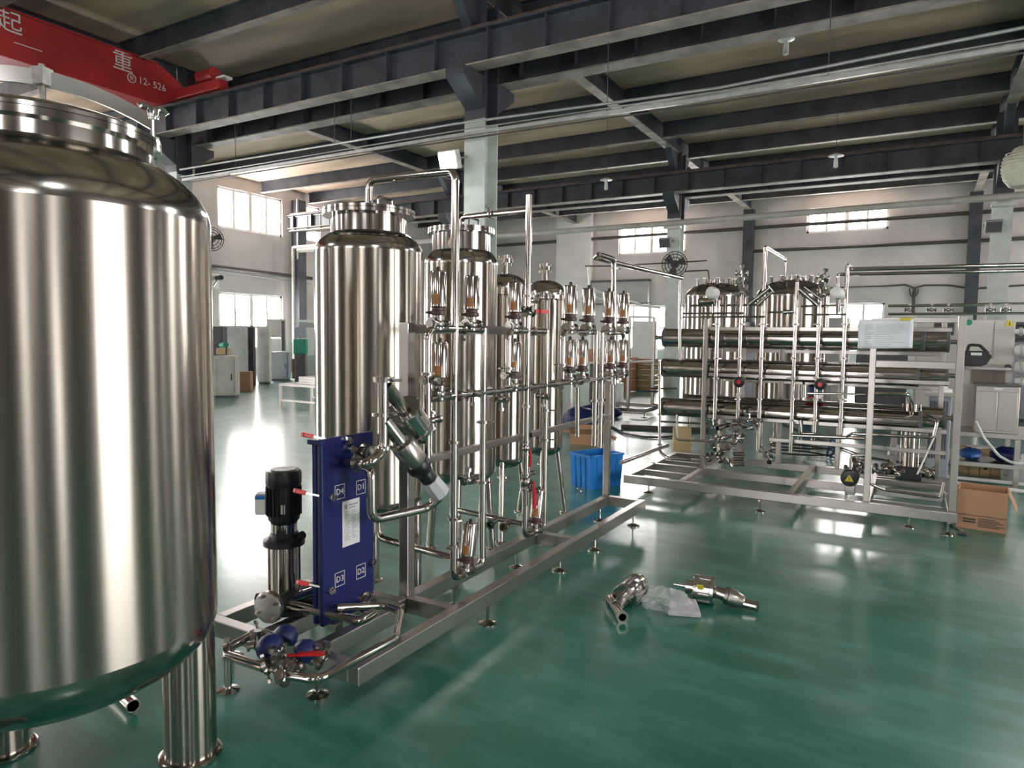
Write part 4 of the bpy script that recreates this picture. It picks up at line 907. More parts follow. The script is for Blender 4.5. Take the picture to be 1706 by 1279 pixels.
MB().box((c.x-.10,6.636,a.z-.01),(c.x-.02,6.642,a.z+.012)).build('tape', 'yellow', sh, smooth=False)

# ================================================================== FLOOR ITEMS
# ---- blue crate
CQ = [at(945,806,Z=0), at(983,817,Z=0), at(1024,806,Z=0)]
cdir = (CQ[1]-CQ[0]); ang = math.atan2(cdir.y, cdir.x)
L1, L2, CH = .46, .34, .36
crt = thing('plastic_crate', 'open bright blue plastic crate on the floor beside the left skid', 'crate', CQ[1], 0)
ex = (CQ[0]-CQ[1]).normalized()*L2; e2 = V(-ex.y, ex.x, 0).normalized(); e2 = e2 if e2.dot(CQ[2]-CQ[1]) > 0 else -e2; ey = e2*L1
def crate_wall(nm, p, q, t):
    nrm = (q-p).cross(V(0,0,1)).normalized(); bt = .93; cc = (ex+ey)/2
    pts = []
    for z, s in ((0,.92),(CH,1.0)):
        for (pt, k) in ((p,0),(q,0),(q,1),(p,1)): pts.append(cc+(pt-cc)*(s-(t if k else 0)/.4)+V(0,0,z))
    MB().add(pts, [(0,1,2,3)[::-1],(4,5,6,7),(0,1,5,4),(1,2,6,5),(2,3,7,6),(3,0,4,7)]).build(nm, 'crate', crt, local=True, smooth=False)
Z_ = V(0,0,0)
for p, q in ((Z_,ex),(ex,ex+ey),(ex+ey,ey),(ey,Z_)): crate_wall('side_panel', p, q, .012)
cc = (ex+ey)/2
MB().add([cc+(p-cc)*.92+V(0,0,z) for z in (0,.012) for p in (Z_,ex,ex+ey,ey)], [(3,2,1,0),(4,5,6,7),(0,1,5,4),(1,2,6,5),(2,3,7,6),(3,0,4,7)]).build('base', 'crate', crt, local=True, smooth=False)
for p, q in ((Z_,ex),(ex,ex+ey),(ex+ey,ey),(ey,Z_)):
    p2, q2 = cc+(p-cc)*1.02, cc+(q-cc)*1.02; MB().bar(p2+V(0,0,CH-.012), q2+V(0,0,CH-.012), .018, .024).build('rim', 'crate', crt, local=True)
    m_ = 5 if (q-p).length > .4 else 4
    for i in range(1, m_):
        u = i/m_; lo = cc+(p+(q-p)*u-cc)*.935; hi = cc+(p+(q-p)*u-cc)*1.005; MB().bar(lo, hi+V(0,0,CH-.02), .012, .012).build('rib', 'crate', crt, local=True)
rl = thing('ferrule_ring', 'small steel ferrule lying on the floor in front of the blue crate', 'fitting', at(966,817,Z=0))
MB().hollow(at(966,817,Z=.025)+V(-.03,.04,0), at(966,817,Z=.025), .024, .004).build('tube_stub', 'steel', rl); MB().ring(at(966,817,Z=.025),(.6,-.8,0),.02,.03,.01,20).build('lip', 'steel', rl)
# ---- cardboard box with open flaps
def carton(name, label, base, w_, d_, h_, rz, m='card', flaps=(1,1,1,1), prints=True, group=None, closed=False):
    r = thing(name, label, 'box', base, rz, group); t = .006
    for (lo, hi) in (((-w_/2,-d_/2,0),(w_/2,-d_/2+t,h_)),((-w_/2,d_/2-t,0),(w_/2,d_/2,h_)),((-w_/2,-d_/2+t,0),(-w_/2+t,d_/2-t,h_)),((w_/2-t,-d_/2+t,0),(w_/2,d_/2-t,h_))):
        MB().box(lo, hi).build('side_panel', m, r, local=True, smooth=False)
    MB().box((-w_/2+t,-d_/2+t,0),(w_/2-t,d_/2-t,t)).build('bottom', m, r, local=True, smooth=False)
    if closed: MB().box((-w_/2,-d_/2,h_),(-.002,d_/2,h_+t)).build('flap', m, r, local=True, smooth=False); MB().box((.002,-d_/2,h_),(w_/2,d_/2,h_+t)).build('flap', m, r, local=True, smooth=False)
    else:
        for k, f in enumerate(flaps):
            if not f: continue
            l = (d_ if k < 2 else w_)*.48; a = R_(f)
            ax = [(V(-w_/2,-d_/2,h_),V(w_/2,-d_/2,h_),V(0,-1,0)),(V(w_/2,d_/2,h_),V(-w_/2,d_/2,h_),V(0,1,0)),(V(-w_/2,d_/2,h_),V(-w_/2,-d_/2,h_),V(-1,0,0)),(V(w_/2,-d_/2,h_),V(w_/2,d_/2,h_),V(1,0,0))][k]
            d = ax[2]*math.cos(a)+V(0,0,math.sin(a)); nrm = (ax[1]-ax[0]).cross(d).normalized()*.003
            sq = (ax[1]-ax[0])*.02
            pts = [ax[0]+sq, ax[1]-sq, ax[1]-sq+d*l, ax[0]+sq+d*l]; MB().add([p-nrm for p in pts]+[p+nrm for p in pts], [(3,2,1,0),(4,5,6,7),(0,1,5,4),(1,2,6,5),(2,3,7,6),(3,0,4,7)]).build('flap', m, r, local=True, smooth=False)
    if prints:
        b = MB(); y = -d_/2-.0008
        for i in range(6): b.box((-w_*.06,y,h_*.08+i*.013),(-w_*.06+(.16,.19,.13,.18,.15,.12)[i],y+.0009,h_*.08+i*.013+.006))
        for i in range(2): b.box((-w_*.36,y,h_*.16+i*.022),(-w_*.36+.09,y+.0009,h_*.16+i*.022+.014))
        b.box((-w_/2,y,h_*.345),(w_/2,y+.0009,h_*.36))
        b.build('print', 'ink', r, local=True, smooth=False)
    return r
pL, pR = at(1592,877,Z=0), at(1676,889,Z=0); d_ = (pR-pL); ang = math.atan2(d_.y, d_.x); w_ = d_.length
nn = V(-math.sin(ang), math.cos(ang), 0)
carton('cardboard_box', 'open brown cardboard box on the floor at the right end of the right skid', (pL+pR)/2+nn*.17, w_, .34, .335, ang, 'card', (0,0,-75,-68))
sc = thing('strapping_tool', 'small dark scraper lying on the floor before the cardboard box', 'tool', at(1605,886,Z=0))
MB().bar(at(1580,868,Z=.012), at(1602,884,Z=.012), .02, .010).build('shaft', 'gpipe', sc); MB().bar(at(1596,886,Z=.014), at(1612,889,Z=.014), .05, .02).build('head', 'dgrey', sc)
# ---- two valves left on the floor, foam and bag
fv = thing('angle_valve', 'chrome angle valve on the floor with its open pipe end toward the camera', 'valve', at(1045,1005,Z=0))
a, c = at(1037,1028,Z=.03), at(1018,998,Z=.03); k = MB().hollow(a, c, .027, .004, 20).build('through_pipe', 'steel', fv); MB().ring(a+(c-a)*.02, c-a, .022, .034, .012, 20).build('lip', 'steel', k); MB().ring(c-(c-a)*.02, c-a, .022, .034, .012, 20).build('lip', 'steel', k)
p, q = (a+c)/2+V(0,0,.01), at(1070,966,Z=.085)
axis_part(p, q, [('valve_body','cast',.0,.34,.034,.038),('front_ring','chrome',.30,.38,.080,.080),('actuator','chrome',.37,.70,.068,.068),('rear_ring','chrome',.69,.77,.080,.080),('end_cap','chrome',.77,.95,.050,.046),('indicator','white',.95,1.1,.012,.010)], fv)
axis_part(p, q, [('tape_band','yellow',.80,.90,.0510,.0505)], fv)
x_, y_, z_ = frame(q-p)
for i in range(8):
    a_ = i*math.pi/4; e = (x_*math.cos(a_)+y_*math.sin(a_))*.072; MB().cyl(p+(q-p)*.29+e, p+(q-p)*.78+e, .008, 6).build('tie_rod', 'chrome', fv)
MB().cyl(p+(q-p)*.5+V(.02,-.07,.0), p+(q-p)*.5+V(.03,-.11,-.01), .012, 8).build('air_port', 'cast', fv)
def floor_valve2(base, rz):
    r = thing('angle_valve', 'chrome angle valve lying on the floor right of the clear bag', 'valve', base, rz)
    MB().lathe([(.03,0),(.080,.008),(.082,.03),(.072,.036),(.072,.10),(.082,.105),(.082,.125),(.05,.135)], (-.06,0,.083), (1,0,0), 28).build('actuator', 'chrome', r, local=True)
    for i in range(8):
        a = i*math.pi/4+.2; c = V(-.06,.075*math.cos(a),.083+.075*math.sin(a)); MB().cyl(c, c+V(.125,0,0), .008, 6).build('tie_rod', 'chrome', r, local=True)
    MB().lathe([(.010,-.12),(.012,-.05),(.042,-.045),(.042,.0)], (-.06,0,.083), (1,0,0), 18).build('indicator', 'chrome', r, local=True)
    MB().lathe([(.0825,.0305),(.0825,.0355),(.0727,.036),(.0727,.075)], (-.06,0,.083), (1,0,0), 28, caps=False).build('band', 'chrome', r, local=True)
    MB().cbox((-.01,-.068,.105),(.035,.010,.055),rot=Matrix.Rotation(.5,3,'X')).build('yellow_label', 'yellow', r, local=True)
    MB().cyl((.070,0,.078),(.13,0,.066),.034,18,.040).build('bonnet', 'cast', r, local=True); MB().ring((.135,0,.066),(1,0,-.15),.030,.052,.022,22).build('clamp', 'cast', r, local=True)
    MB().lathe([(.040,0),(.052,.012),(.050,.05),(.038,.09),(.030,.10)], (.14,0,.062), (1,-.06,-.16), 22).build('valve_body', 'tube', r, local=True)
    MB().hollow((.23,-.01,.040),(.31,-.015,.036),.028,.004).build('pipe_end', 'steel', r, local=True); MB().ring((.31,-.015,.036),(1,0,0),.024,.034,.010,20).build('lip', 'steel', r, local=True)
floor_valve2(at(1172,1003,Z=0), math.atan2(*(at(1248,1015,Z=0)-at(1160,1000,Z=0)).yx))
fm = thing('foam_pad', 'grey packing foam wedge on the floor between the two loose valves', 'foam', at(1135,1022,Z=0))
f0, f1, f2, f3 = at(1112,1026,Z=0), at(1168,1030,Z=0), at(1160,1010,Z=0), at(1118,1008,Z=0); up = V(0,0,1)
MB().add([f0,f1,f2,f3, f0+up*.035,f1+up*.03,f2+up*.06+(f0-f3)*.2,f3+up*.06+(f0-f3)*.15], [(3,2,1,0),(4,5,6,7),(0,1,5,4),(1,2,6,5),(2,3,7,6),(3,0,4,7)]).build('pad', 'foam', fm, bevel=.008)
random.seed(9); g_ = MB(); cB = at(1110,1011,Z=0); vs = []; fs = []; n = 36
for j in range(12):
    for i in range(n):
        a = 2*math.pi*i/n; t = j/11; rr = (.125*(1-t*.15) if t < .8 else .115*(1-t)*3.5+.02)*(1+.16*math.sin(5*a+3*t)+.10*random.uniform(-1,1))
        vs.append(cB+V(rr*math.cos(a)*1.15, rr*math.sin(a)*.9, .004+.085*t*(1+.35*math.sin(3*a))+.006*random.random()))
for j in range(11):
    for i in range(n): fs.append((j*n+i, j*n+(i+1)%n, (j+1)*n+(i+1)%n, (j+1)*n+i))
fs.append(tuple(range(11*n, 12*n)))
tag(g_.add(vs, fs).build('plastic_bag', 'bag', angle=12), 'crumpled clear plastic bag on the floor beside the grey foam', 'bag')
# ---- pipe end on the floor under the big tank
pt = thing('loose_pipe', 'short polished pipe lying on the floor under the big tank', 'pipe', at(205,1170,Z=0))
a, c = at(222,1176,Z=.03), at(130,1090,Z=.03); MB().hollow(a, c, .028, .003, 20).build('pipe_wall', 'steel', pt); MB().ring(a+(c-a)*.004, c-a, .024, .0285, .004, 20).build('cut_edge', 'cast', pt)
# ================================================================== LEFT BACKGROUND
def dist(p): return (Vector(p)-cC).dot(cF)
def cabinet(name, label, base, w_, d_, h_, rz, m, cat='cabinet', door=True, vent=True, film=False, group=None, knob='black'):
    r = thing(name, label, cat, base, rz, group)
    MB().box((-w_/2,-d_/2,.05),(w_/2,d_/2,h_)).build('body', m, r, local=True, bevel=.012)
    MB().box((-w_/2+.03,-d_/2+.03,0),(w_/2-.03,d_/2-.03,.05)).build('plinth', 'dgrey', r, local=True, smooth=False)
    if door:
        k = MB().box((-w_/2+.03,-d_/2-.018,.10),(w_/2-.03,-d_/2,h_-.05)).build('door', m, r, local=True, bevel=.006)
        MB().box((w_/2-.10,-d_/2-.04,h_*.5-.08),(w_/2-.075,-d_/2-.018,h_*.5+.08)).build('handle', knob, k, local=True, bevel=.004)
    if vent:
        k = MB().box((-w_*.18,-d_/2-.026,h_*.80),(w_*.18,-d_/2-.018,h_*.80+w_*.36)).build('vent_panel', 'dgrey', r, local=True, smooth=False)
        for i in range(4): MB().box((-w_*.16,-d_/2-.032,h_*.80+w_*(.04+.08*i)),(w_*.16,-d_/2-.026,h_*.80+w_*(.07+.08*i))).build('louvre', 'black', k, local=True, smooth=False)
    if film:
        n = 10; vs = []; fs = []; random.seed(int(w_*1000))
        for j in range(n+1):
            for i in range(n+1):
                vs.append((-w_/2-.03+(w_+.06)*i/n, -d_/2-.05-.03*random.random(), .05+(h_+.02)*j/n))
        for j in range(n):
            for i in range(n): fs.append((j*(n+1)+i, j*(n+1)+i+1, (j+1)*(n+1)+i+1, (j+1)*(n+1)+i))
        o = MB().add(vs, fs).build('protective_film', 'film', r, local=True)
    return r
FC = R_(38)   # cabinets stand with their doors toward the room
def fb_(x, y): return at(x, y, Z=0)
cabinet('steel_cabinet', 'low greyish box cabinet nearest to the big tank edge at left', fb_(379,661), .50, .45, 1.02, FC, 'beigepipe', door=True, vent=False)
cabinet('control_cabinet', 'film wrapped grey control cabinet below the left wall window', fb_(393,641), .80, .4, 1.80, FC, 'grey', film=True)
tag(MB().cbox(fb_(421,641)+V(0,0,.88), (.14,.3,1.76), rz=FC).build('black_panel', 'black', bevel=.01), 'tall black panel standing between the two film wrapped cabinets', 'panel')
cabinet('control_cabinet', 'film wrapped pale cabinet right of the tall black panel', fb_(441,638), .36, .4, 1.80, FC, 'beige', film=True)
cabinet('steel_cabinet', 'blue grey steel cabinet on the floor near the left wall', fb_(468,633), .58, .5, .96, FC, 'bluegrey', vent=False)
u = thing('control_unit', 'pale control unit stacked on the blue grey cabinet', 'machine', fb_(466,633)+V(0,0,.97))
bz = fb_(466,633)
MB().cbox(bz+V(0,0,1.20),(.50,.4,.42),rz=FC).build('lower_box', 'white', u, bevel=.015); MB().cbox(bz+V(-.15,0,1.75),(.55,.35,.62),rz=FC).build('upper_box', 'beige', u, bevel=.015)
MB().cbox(bz+V(-.05,-.25,1.22),(.36,.02,.28),rz=FC).build('screen_bezel', 'grey', u); MB().cbox(bz+V(.32,-.1,1.5),(.06,.3,1.0),rz=FC).build('side_frame', 'dgrey', u)
carton('cardboard_box', 'small orange cardboard box on the floor before the wrapped cabinets', fb_(409,650), .34, .32, .52, FC, 'card', prints=False, closed=True)
hp = thing('tool_heap', 'yellowish grinder and hoses lying on the low greyish box cabinet', 'tools', fb_(379,661)+V(0,0,1.03))
b0 = fb_(374,661)+V(0,0,1.03)
MB().cbox(b0+V(0,0,.10),(.30,.2,.16),rz=.5).build('machine_case', 'card2', hp, bevel=.02); MB().cyl(b0+V(-.2,.1,.24),b0+V(.15,-.05,.26),.07,14).build('machine_barrel', 'green', hp); MB().tube([b0+V(.1,0,.1),b0+V(.22,-.1,.24),b0+V(.28,-.15,.02)],.02).build('cable', 'hose', hp)
cabinet('machine_cabinet', 'dark machine cabinet half hidden at the edge of the big tank', fb_(362,652), .45, .45, 1.75, FC, 'dgrey', vent=False)
# door frames leaning by the left column
pf = thing('panel_frame', 'pale tall framed panel standing beside the left wall column', 'panel', fb_(514,629)); bz = fb_(514,629)
MB().cbox(bz+V(0,0,1.0),(.62,.05,1.95),rz=FC).build('panel', 'grey', pf, bevel=.01)
for s in (-1,1): MB().cbox(bz+Matrix.Rotation(FC,3,'Z') @ V(s*.33,-.04,0)+V(0,0,1.0),(.06,.07,2.0),rz=FC).build('stile', 'white', pf)
MB().cbox(bz+Matrix.Rotation(FC,3,'Z') @ V(0,-.035,1.30),(.52,.02,1.0),rz=FC).build('upper_panel', 'winframe', pf)
MB().cbox(bz+Matrix.Rotation(FC,3,'Z') @ V(0,-.04,2.03),(.74,.08,.08),rz=FC).build('head', 'white', pf)
gm = thing('workbench_machine', 'green and dark machine between the blue cabinet and the framed panel', 'machine', fb_(490,635)); bz = fb_(490,635)
MB().cbox(bz+V(0,.3,.45),(.35,.4,.9),rz=FC).build('pedestal', 'dgrey', gm, bevel=.02); MB().cbox(bz+V(0,.3,1.15),(.42,.4,.5),rz=FC).build('head', 'green', gm, bevel=.03); MB().cbox(bz+V(0,.3,1.62),(.36,.3,.36),rz=FC).build('top_box', 'bluegrey', gm, bevel=.02)
MB().cyl(bz+V(.1,-.1,.1),bz+V(.1,-.1,.75),.06,12).build('drum', 'rail', gm)
# low steel trestle with stacked bars
ta = fb_(468,677); trs = thing('steel_trestle', 'low steel trestle table at left behind the tall tank', 'trestle', ta)
tb_ = at(560,655,Z=0)
X0, Y0_, Y1_ = ta.x, ta.y, ta.y+.9
for y in (Y0_, Y1_):
    for x in (X0, X0+1.6, X0+3.2): MB().bar((x,y,0),(x,y,.46),.05,.05).build('leg', 'tube', trs, smooth=False)
    MB().bar((X0-.03,y,.48),(X0+3.23,y,.48),.05,.05).build('side_bar', 'tube', trs, smooth=False); MB().bar((X0,y,.14),(X0+3.2,y,.14),.04,.04).build('stretcher', 'tube', trs, smooth=False)
for x in (X0, X0+1.6, X0+3.2): MB().bar((x,Y0_,.48),(x,Y1_,.48),.05,.05).build('end_bar', 'tube', trs, smooth=False)
for i in range(5):
    for k in range(3):
        tag(MB().bar((X0+.45,Y0_+.12+i*.15,.53+k*.055),(X0+3.3,Y0_+.12+i*.15,.53+k*.055),.05,.05).build('steel_bar', 'tube', smooth=False), 'square stainless bar in the stack on the low trestle', 'bar', 'square bars stacked on the trestle')
wc = thing('wall_camera', 'small dark camera on a white plate on the left wall', 'camera', at(360,466,X=-22.2))
MB().box((-22.39,at(352,460,X=-22.3).y,at(360,480,X=-22.3).z),(-22.34,at(366,460,X=-22.3).y,at(360,455,X=-22.3).z)).build('plate', 'white', wc); MB().cyl(at(362,463,X=-22.3),at(362,463,X=-22.3)+V(.35,-.1,0),.09,12).build('lens_barrel', 'black', wc); MB().tube([at(356,476,X=-22.3),at(360,470,X=-22.15),at(362,465,X=-22.3)],.03).build('bracket', 'gpipe', wc)

# ================================================================== MIDDLE BACKGROUND
def base_frame(name, label, x0, x1, y0, y1, zp, posts, m='tube'):
    r = thing(name, label, 'frame', ((x0+x1)/2,(y0+y1)/2,0))
    for a, c in (((x0,y0),(x1,y0)),((x0,y1),(x1,y1)),((x0,y0),(x0,y1)),((x1,y0),(x1,y1))): MB().bar((*a,.14),(*c,.14),.06,.07).build('rail', m, r, smooth=False)
    for (px, py) in posts: MB().bar((px,py,.17),(px,py,zp),.05,.05).build('post', m, r, smooth=False)
    for i in range(len(posts)-1): MB().bar((*posts[i],zp),(*posts[i+1],zp),.045,.045).build('top_rail', m, r, smooth=False); MB().bar((*posts[i],zp*.55),(*posts[i+1],zp*.55),.04,.04).build('mid_rail', m, r, smooth=False)
    for (px, py) in ((x0,y0),(x1,y0),(x0,y1),(x1,y1)): MB().lathe([(.05,0),(.05,.01),(.012,.02),(.012,.11)],(px,py,0),n=12).build('foot', m, r)
    return r
pA = at(1060,690,Z=0)
base_frame('pipe_rack', 'bare stainless rack frame between the blue crate and the pressure vessels', pA.x-.75, pA.x+.35, pA.y-.5, pA.y+.6, 2.0, [(pA.x-.6,pA.y+.3),(pA.x-.02,pA.y-.45),(pA.x+.30,pA.y+.1)])
def crate_stack(name, label, base, w_, d_, h_, rz, m, n=4):
    r = thing(name, label, 'crate', base, rz); hh = h_/n
    for i in range(n):
        MB().box((-w_/2,-d_/2,i*hh+.006),(w_/2,-d_/2+.02,(i+1)*hh-.006)).build('slat', m, r, local=True, bevel=.004); MB().box((-w_/2,-d_/2+.02,i*hh+.006),(-w_/2+.02,d_/2,(i+1)*hh-.006)).build('slat', m, r, local=True, bevel=.004)
        MB().box((w_/2-.02,-d_/2+.02,i*hh+.006),(w_/2,d_/2,(i+1)*hh-.006)).build('slat', m, r, local=True, bevel=.004)
    for s in (-1,1): MB().box((s*w_*.42-.03,-d_/2-.016,0),(s*w_*.42+.03,-d_/2,h_)).build('batten', m, r, local=True, smooth=False)
    MB().box((-w_/2+.02,-d_/2+.02,h_-.02),(w_/2-.02,d_/2,h_)).build('lid', m, r, local=True, smooth=False)
    return r
wb = at(1074,650,Z=0)
crate_stack('wooden_crate', 'reddish brown wooden crate far behind the bare rack frame', at(1049,651,Z=0), .28, .6, 1.0, 0, 'wood2', 3)
crate_stack('wooden_crate', 'yellowish slatted wooden crate far behind the bare rack frame', at(1078,650,Z=0), .50, .6, .95, 0, 'wood', 6)
cabinet('white_cabinet', 'white cabinet far back below the grey shutter housing', at(1070,640,Z=0)+V(-1.0,3.0,0), .9, .6, 2.2, .2, 'white', vent=False)
wt = thing('work_table', 'long pale work table far behind the valve manifold', 'table', at(1000,655,Z=0))
tp = at(1000,652,Z=0)+V(-1.0,0,0)
MB().cbox(tp+V(-.6,1.0,.80),(2.6,.9,.05)).build('table_top', 'white', wt, bevel=.005)
for dx in (-1.8,-.6,.6):
    for dy in (.6,1.4): MB().bar(tp+V(dx,dy,0),tp+V(dx,dy,.78),.05,.05).build('leg', 'tube', wt, smooth=False)
for dx, s, m, h_, nm, lb in ((-.9,.42,'blue2',.34,'parts_bin','blue parts bin on the far work table'),(-.3,.36,'redh',.22,'parts_bin','red parts bin on the far work table'),(-1.5,.5,'white',.5,'carton_box','white carton on the far work table'),(.35,.4,'card',.36,'carton_box','brown carton on the far work table')):
    r = thing(nm, lb, 'bin' if 'bin' in nm else 'box', tp+V(dx,1.0,.826)); MB().cbox(tp+V(dx,1.0,.826+h_/2),(s,.4,h_)).build('body', m, r, bevel=.01); MB().cbox(tp+V(dx,1.0,.826+h_+.012),(s+.02,.42,.02)).build('lid', m, r, bevel=.004)
cabinet('motor_stand', 'dark cabinet behind the far end of the valve manifold', at(996,672,Z=0), .38, .4, .95, .3, 'dgrey', vent=False)
cabinet('appliance_box', 'pale green appliance box behind the far end of the valve manifold', at(1022,678,Z=0), .38, .4, .55, .2, 'column', vent=False, door=False)
# blue bags and the low brown carton
for px, py, sx, sy, lb in ((968,708,.36,.22,'dark blue tarpaulin heap behind the slim filter tanks'),(1000,694,.44,.16,'bright blue tarpaulin heap behind the slim filter tanks')):
    c = at(px,py,Z=0); r = thing('tarpaulin', lb, 'tarpaulin', c); b = MB().sphere(c+V(0,0,.10),1,20,(sx,.3,sy))
    random.seed(px)
    for v in b.v: v += V(random.uniform(-.02,.02),random.uniform(-.02,.02),random.uniform(-.02,.02)); v.z = max(v.z,.003)
    b.build('folded_sheet', 'blue2' if px < 980 else 'blue', r)
cq = at(972,740,Z=0); carton('cardboard_box', 'low open cardboard box on the floor behind the blue crate', cq+V(.0,.12,0), .46, .34, .16, .30, 'card', (35,30,10,-20), prints=False)
carton('cardboard_box', 'tan cardboard box on the floor under the left end of the pressure vessels', at(1131,752,Z=0)+V(0,.12,0), .24, .25, .32, .35, 'card2', prints=False, closed=True)
tag(MB().tube([at(*p,Z=.02) for p in ((1000,700),(1040,722),(1075,728),(1110,728),(1140,724))],.018,bend=.1,n=8).build('floor_hose', 'hose'), 'black hose curving over the floor right of the blue crate', 'hose')
tag(MB().bar(at(1035,710,Z=.04),at(1180,716,Z=.04),.10,.07).build('floor_duct', 'darkpipe'), 'dark straight cable duct on the floor left of the right skid', 'duct')
hz = thing('hose_coil', 'blue and dark green hose coiled on the floor behind the right skid', 'hose', at(1340,765,Z=0)); hc = at(1335,762,Z=0)
MB().tube([hc+V(.42*math.cos(a*.3),.30*math.sin(a*.3),.02+.004*a) for a in range(44)],.012,bend=.02,n=6).build('dark_coil', 'hose', hz)
MB().tube([hc+V(.35,.1,.02),hc+V(.40,.0,.14),hc+V(.42,-.08,.26),hc+V(.36,-.02,.30),hc+V(.30,.1,.03)],.014,bend=.05,n=8).build('blue_coil', 'bhose', hz)
tag(MB().tube([at(*p,Z=.015) for p in ((1290,700),(1400,745),(1440,760),(1500,770),(1600,775))],.012,bend=.1,n=6).build('floor_hose', 'hose'), 'dark hose trailing over the floor behind the booster pump', 'hose')
# thin hanging wires by the far wall
wr2 = thing('hanging_cables', 'white slack cables strung across above the far valve cylinders', 'cables', at(990,485,Y=18))
MB().tube([at(*p,Y=18) for p in ((960,505),(975,490),(990,484),(1020,490),(1045,500),(1075,510),(1100,513))],.035,bend=.1,n=6).build('cable', 'white', wr2)
MB().tube([at(*p,Y=18) for p in ((985,490),(1000,498),(1020,490))],.02,bend=.1,n=6).build('cable', 'white', wr2)
MB().tube([at(*p,Y=18) for p in ((975,443),(1020,443),(1130,437),(1178,434))],.02,n=6).build('cable', 'darkpipe', wr2)
MB().tube([at(*p,Y=18) for p in ((980,445),(982,470),(982,520))],.03,n=6).build('cable', 'gpipe', wr2)
MB().tube([at(*p,Y=18) for p in ((1140,452),(1180,450),(1182,470))],.02,n=6).build('cable', 'darkpipe', wr2)
# row of machine cabinets far behind the right skid
for i, (x, w_, h_, m) in enumerate(((-3.9,.8,2.0,'dgrey'),(-2.9,1.0,1.9,'bluegrey'),(-1.75,1.1,2.0,'grey'),(-.6,.9,1.85,'dgrey'),(.4,.9,2.05,'beige'),(1.5,1.0,1.9,'bluegrey'),(2.7,1.0,2.0,'grey'))):
    cabinet('machine_cabinet', '%s machine cabinet in the back row behind the right skid, %s from the left' % ({'grey':'mid grey','dgrey':'dark grey','bluegrey':'blue grey','beige':'beige'}[m], ('first','second','third','fourth','fifth','sixth','seventh','eighth')[i]), (x*1.12,17.4,0), w_*1.1, .7, h_+.08, 0, m)
# things on the floor behind the pressure vessels
r = thing('white_appliance', 'white boxy appliance seen through the gaps of the pressure vessels', 'machine', at(1310,700,Z=0)); c = at(1300,690,Z=0)
MB().cbox(c+V(0,0,.75),(.9,.6,1.3)).build('body', 'white', r, bevel=.02); MB().cbox(c+V(0,0,.05),(.8,.5,.1)).build('plinth', 'blue', r); MB().cbox(c+V(.2,-.31,1.2),(.3,.02,.2)).build('panel', 'dgrey', r)
for px, py, w_, h_, m, lb in ((1345,700,.5,.75,'blue','blue bench vise stand seen under the middle pressure vessel'),(1395,705,.4,1.0,'grey','grey steel stand seen right of the red hand wheels')):
    c = at(px,py,Z=0); r = thing('machine_stand', lb, 'machine', c); MB().cbox(c+V(0,0,h_*.45),(w_*.6,.3,h_*.9)).build('column', m, r, bevel=.02); MB().cbox(c+V(0,0,h_),(w_,.4,h_*.2)).build('head', 'black' if m == 'blue' else m, r, bevel=.02); MB().cbox(c+V(0,0,.03),(w_,.45,.06)).build('foot', m, r)

# ================================================================== RIGHT BACKGROUND
CY = 9.3
def RB(x, y, Y=CY): return at(x, y, Y=Y)
# long bench carrying the right machines
x0, x1 = RB(1480,723,9.2).x, 3.4; zt = RB(1650,722,9.2).z
bn = thing('steel_bench', 'long low stainless bench under the beige cabinet at right', 'bench', ((x0+x1)/2,9.6,0))
for z, nm in ((zt,'bench_top'),(zt-.33,'lower_shelf')): MB().box((x0,9.2,z-.05),(x1,10.2,z)).build(nm, 'tube', bn, smooth=False, bevel=.004)
for x in (x0+.05,RB(1693,780,9.22).x,x1-.05):
    for y in (9.23,10.17): MB().bar((x,y,0),(x,y,zt-.05),.05,.05).build('leg', 'tube', bn, smooth=False)
# beige control cabinet
a, c = RB(1609,533,9.75), RB(1688,612,9.75)
bc = thing('control_cabinet', 'beige control cabinet with warning sticker behind the right end of the skid', 'cabinet', ((a.x+c.x)/2,10.0,zt))
MB().box((a.x,9.75,c.z),(c.x,10.15,a.z)).build('body', 'beige', bc, bevel=.006)
sx = RB(1655,560,9.75).x
MB().box((a.x+.01,9.735,c.z+.02),(sx-.008,9.75,a.z-.02)).build('door', 'beige', bc, bevel=.003); MB().box((sx+.008,9.735,c.z+.02),(c.x-.01,9.75,a.z-.02)).build('door', 'beige', bc, bevel=.003)
p_ = RB(1652,602,9.735); MB().cbox(p_,(.05,.03,.06)).build('door_latch', 'gpipe', bc); p_ = RB(1679,611,9.735); MB().ring(p_,(0,-1,0),.012,.03,.02,18).build('lock_ring', 'black', bc)
p_ = RB(1614,537,9.735); MB().lathe([(.035,0),(.035,.003)], p_, (0,-1,0), 20).build('round_sticker', 'green', bc)
p_ = RB(1682,539,9.73); t_ = .05; MB().add([p_+V(-t_,-.002,-t_*.6), p_+V(t_,-.002,-t_*.6), p_+V(0,-.002,t_), p_+V(-t_,.002,-t_*.6), p_+V(t_,.002,-t_*.6), p_+V(0,.002,t_)], [(0,1,2),(5,4,3),(0,3,4,1),(1,4,5,2),(2,5,3,0)]).build('warning_triangle', 'yellow', bc, smooth=False)
MB().cbox(p_+V(0,-.004,.0),(.010,.002,.04)).build('warning_bolt', 'ink', bc)
z1 = RB(1640,617,9.75).z; z2 = RB(1640,640,9.75).z
MB().box((a.x,9.78,zt),(c.x,10.12,c.z-.02)).build('lower_housing', 'beige', bc, bevel=.006)
for i in range(5):
    xx = RB(1618+i*11.5,628,9.77).x; MB().box((xx,9.768,z2),(xx+.06,9.78,z1)).build('vent_slot', 'brownwall', bc, smooth=False)
MB().box((a.x-.05,9.7,c.z-.03),(c.x+.03,9.76,c.z-.005)).build('shelf_lip', 'tube', bc, smooth=False)
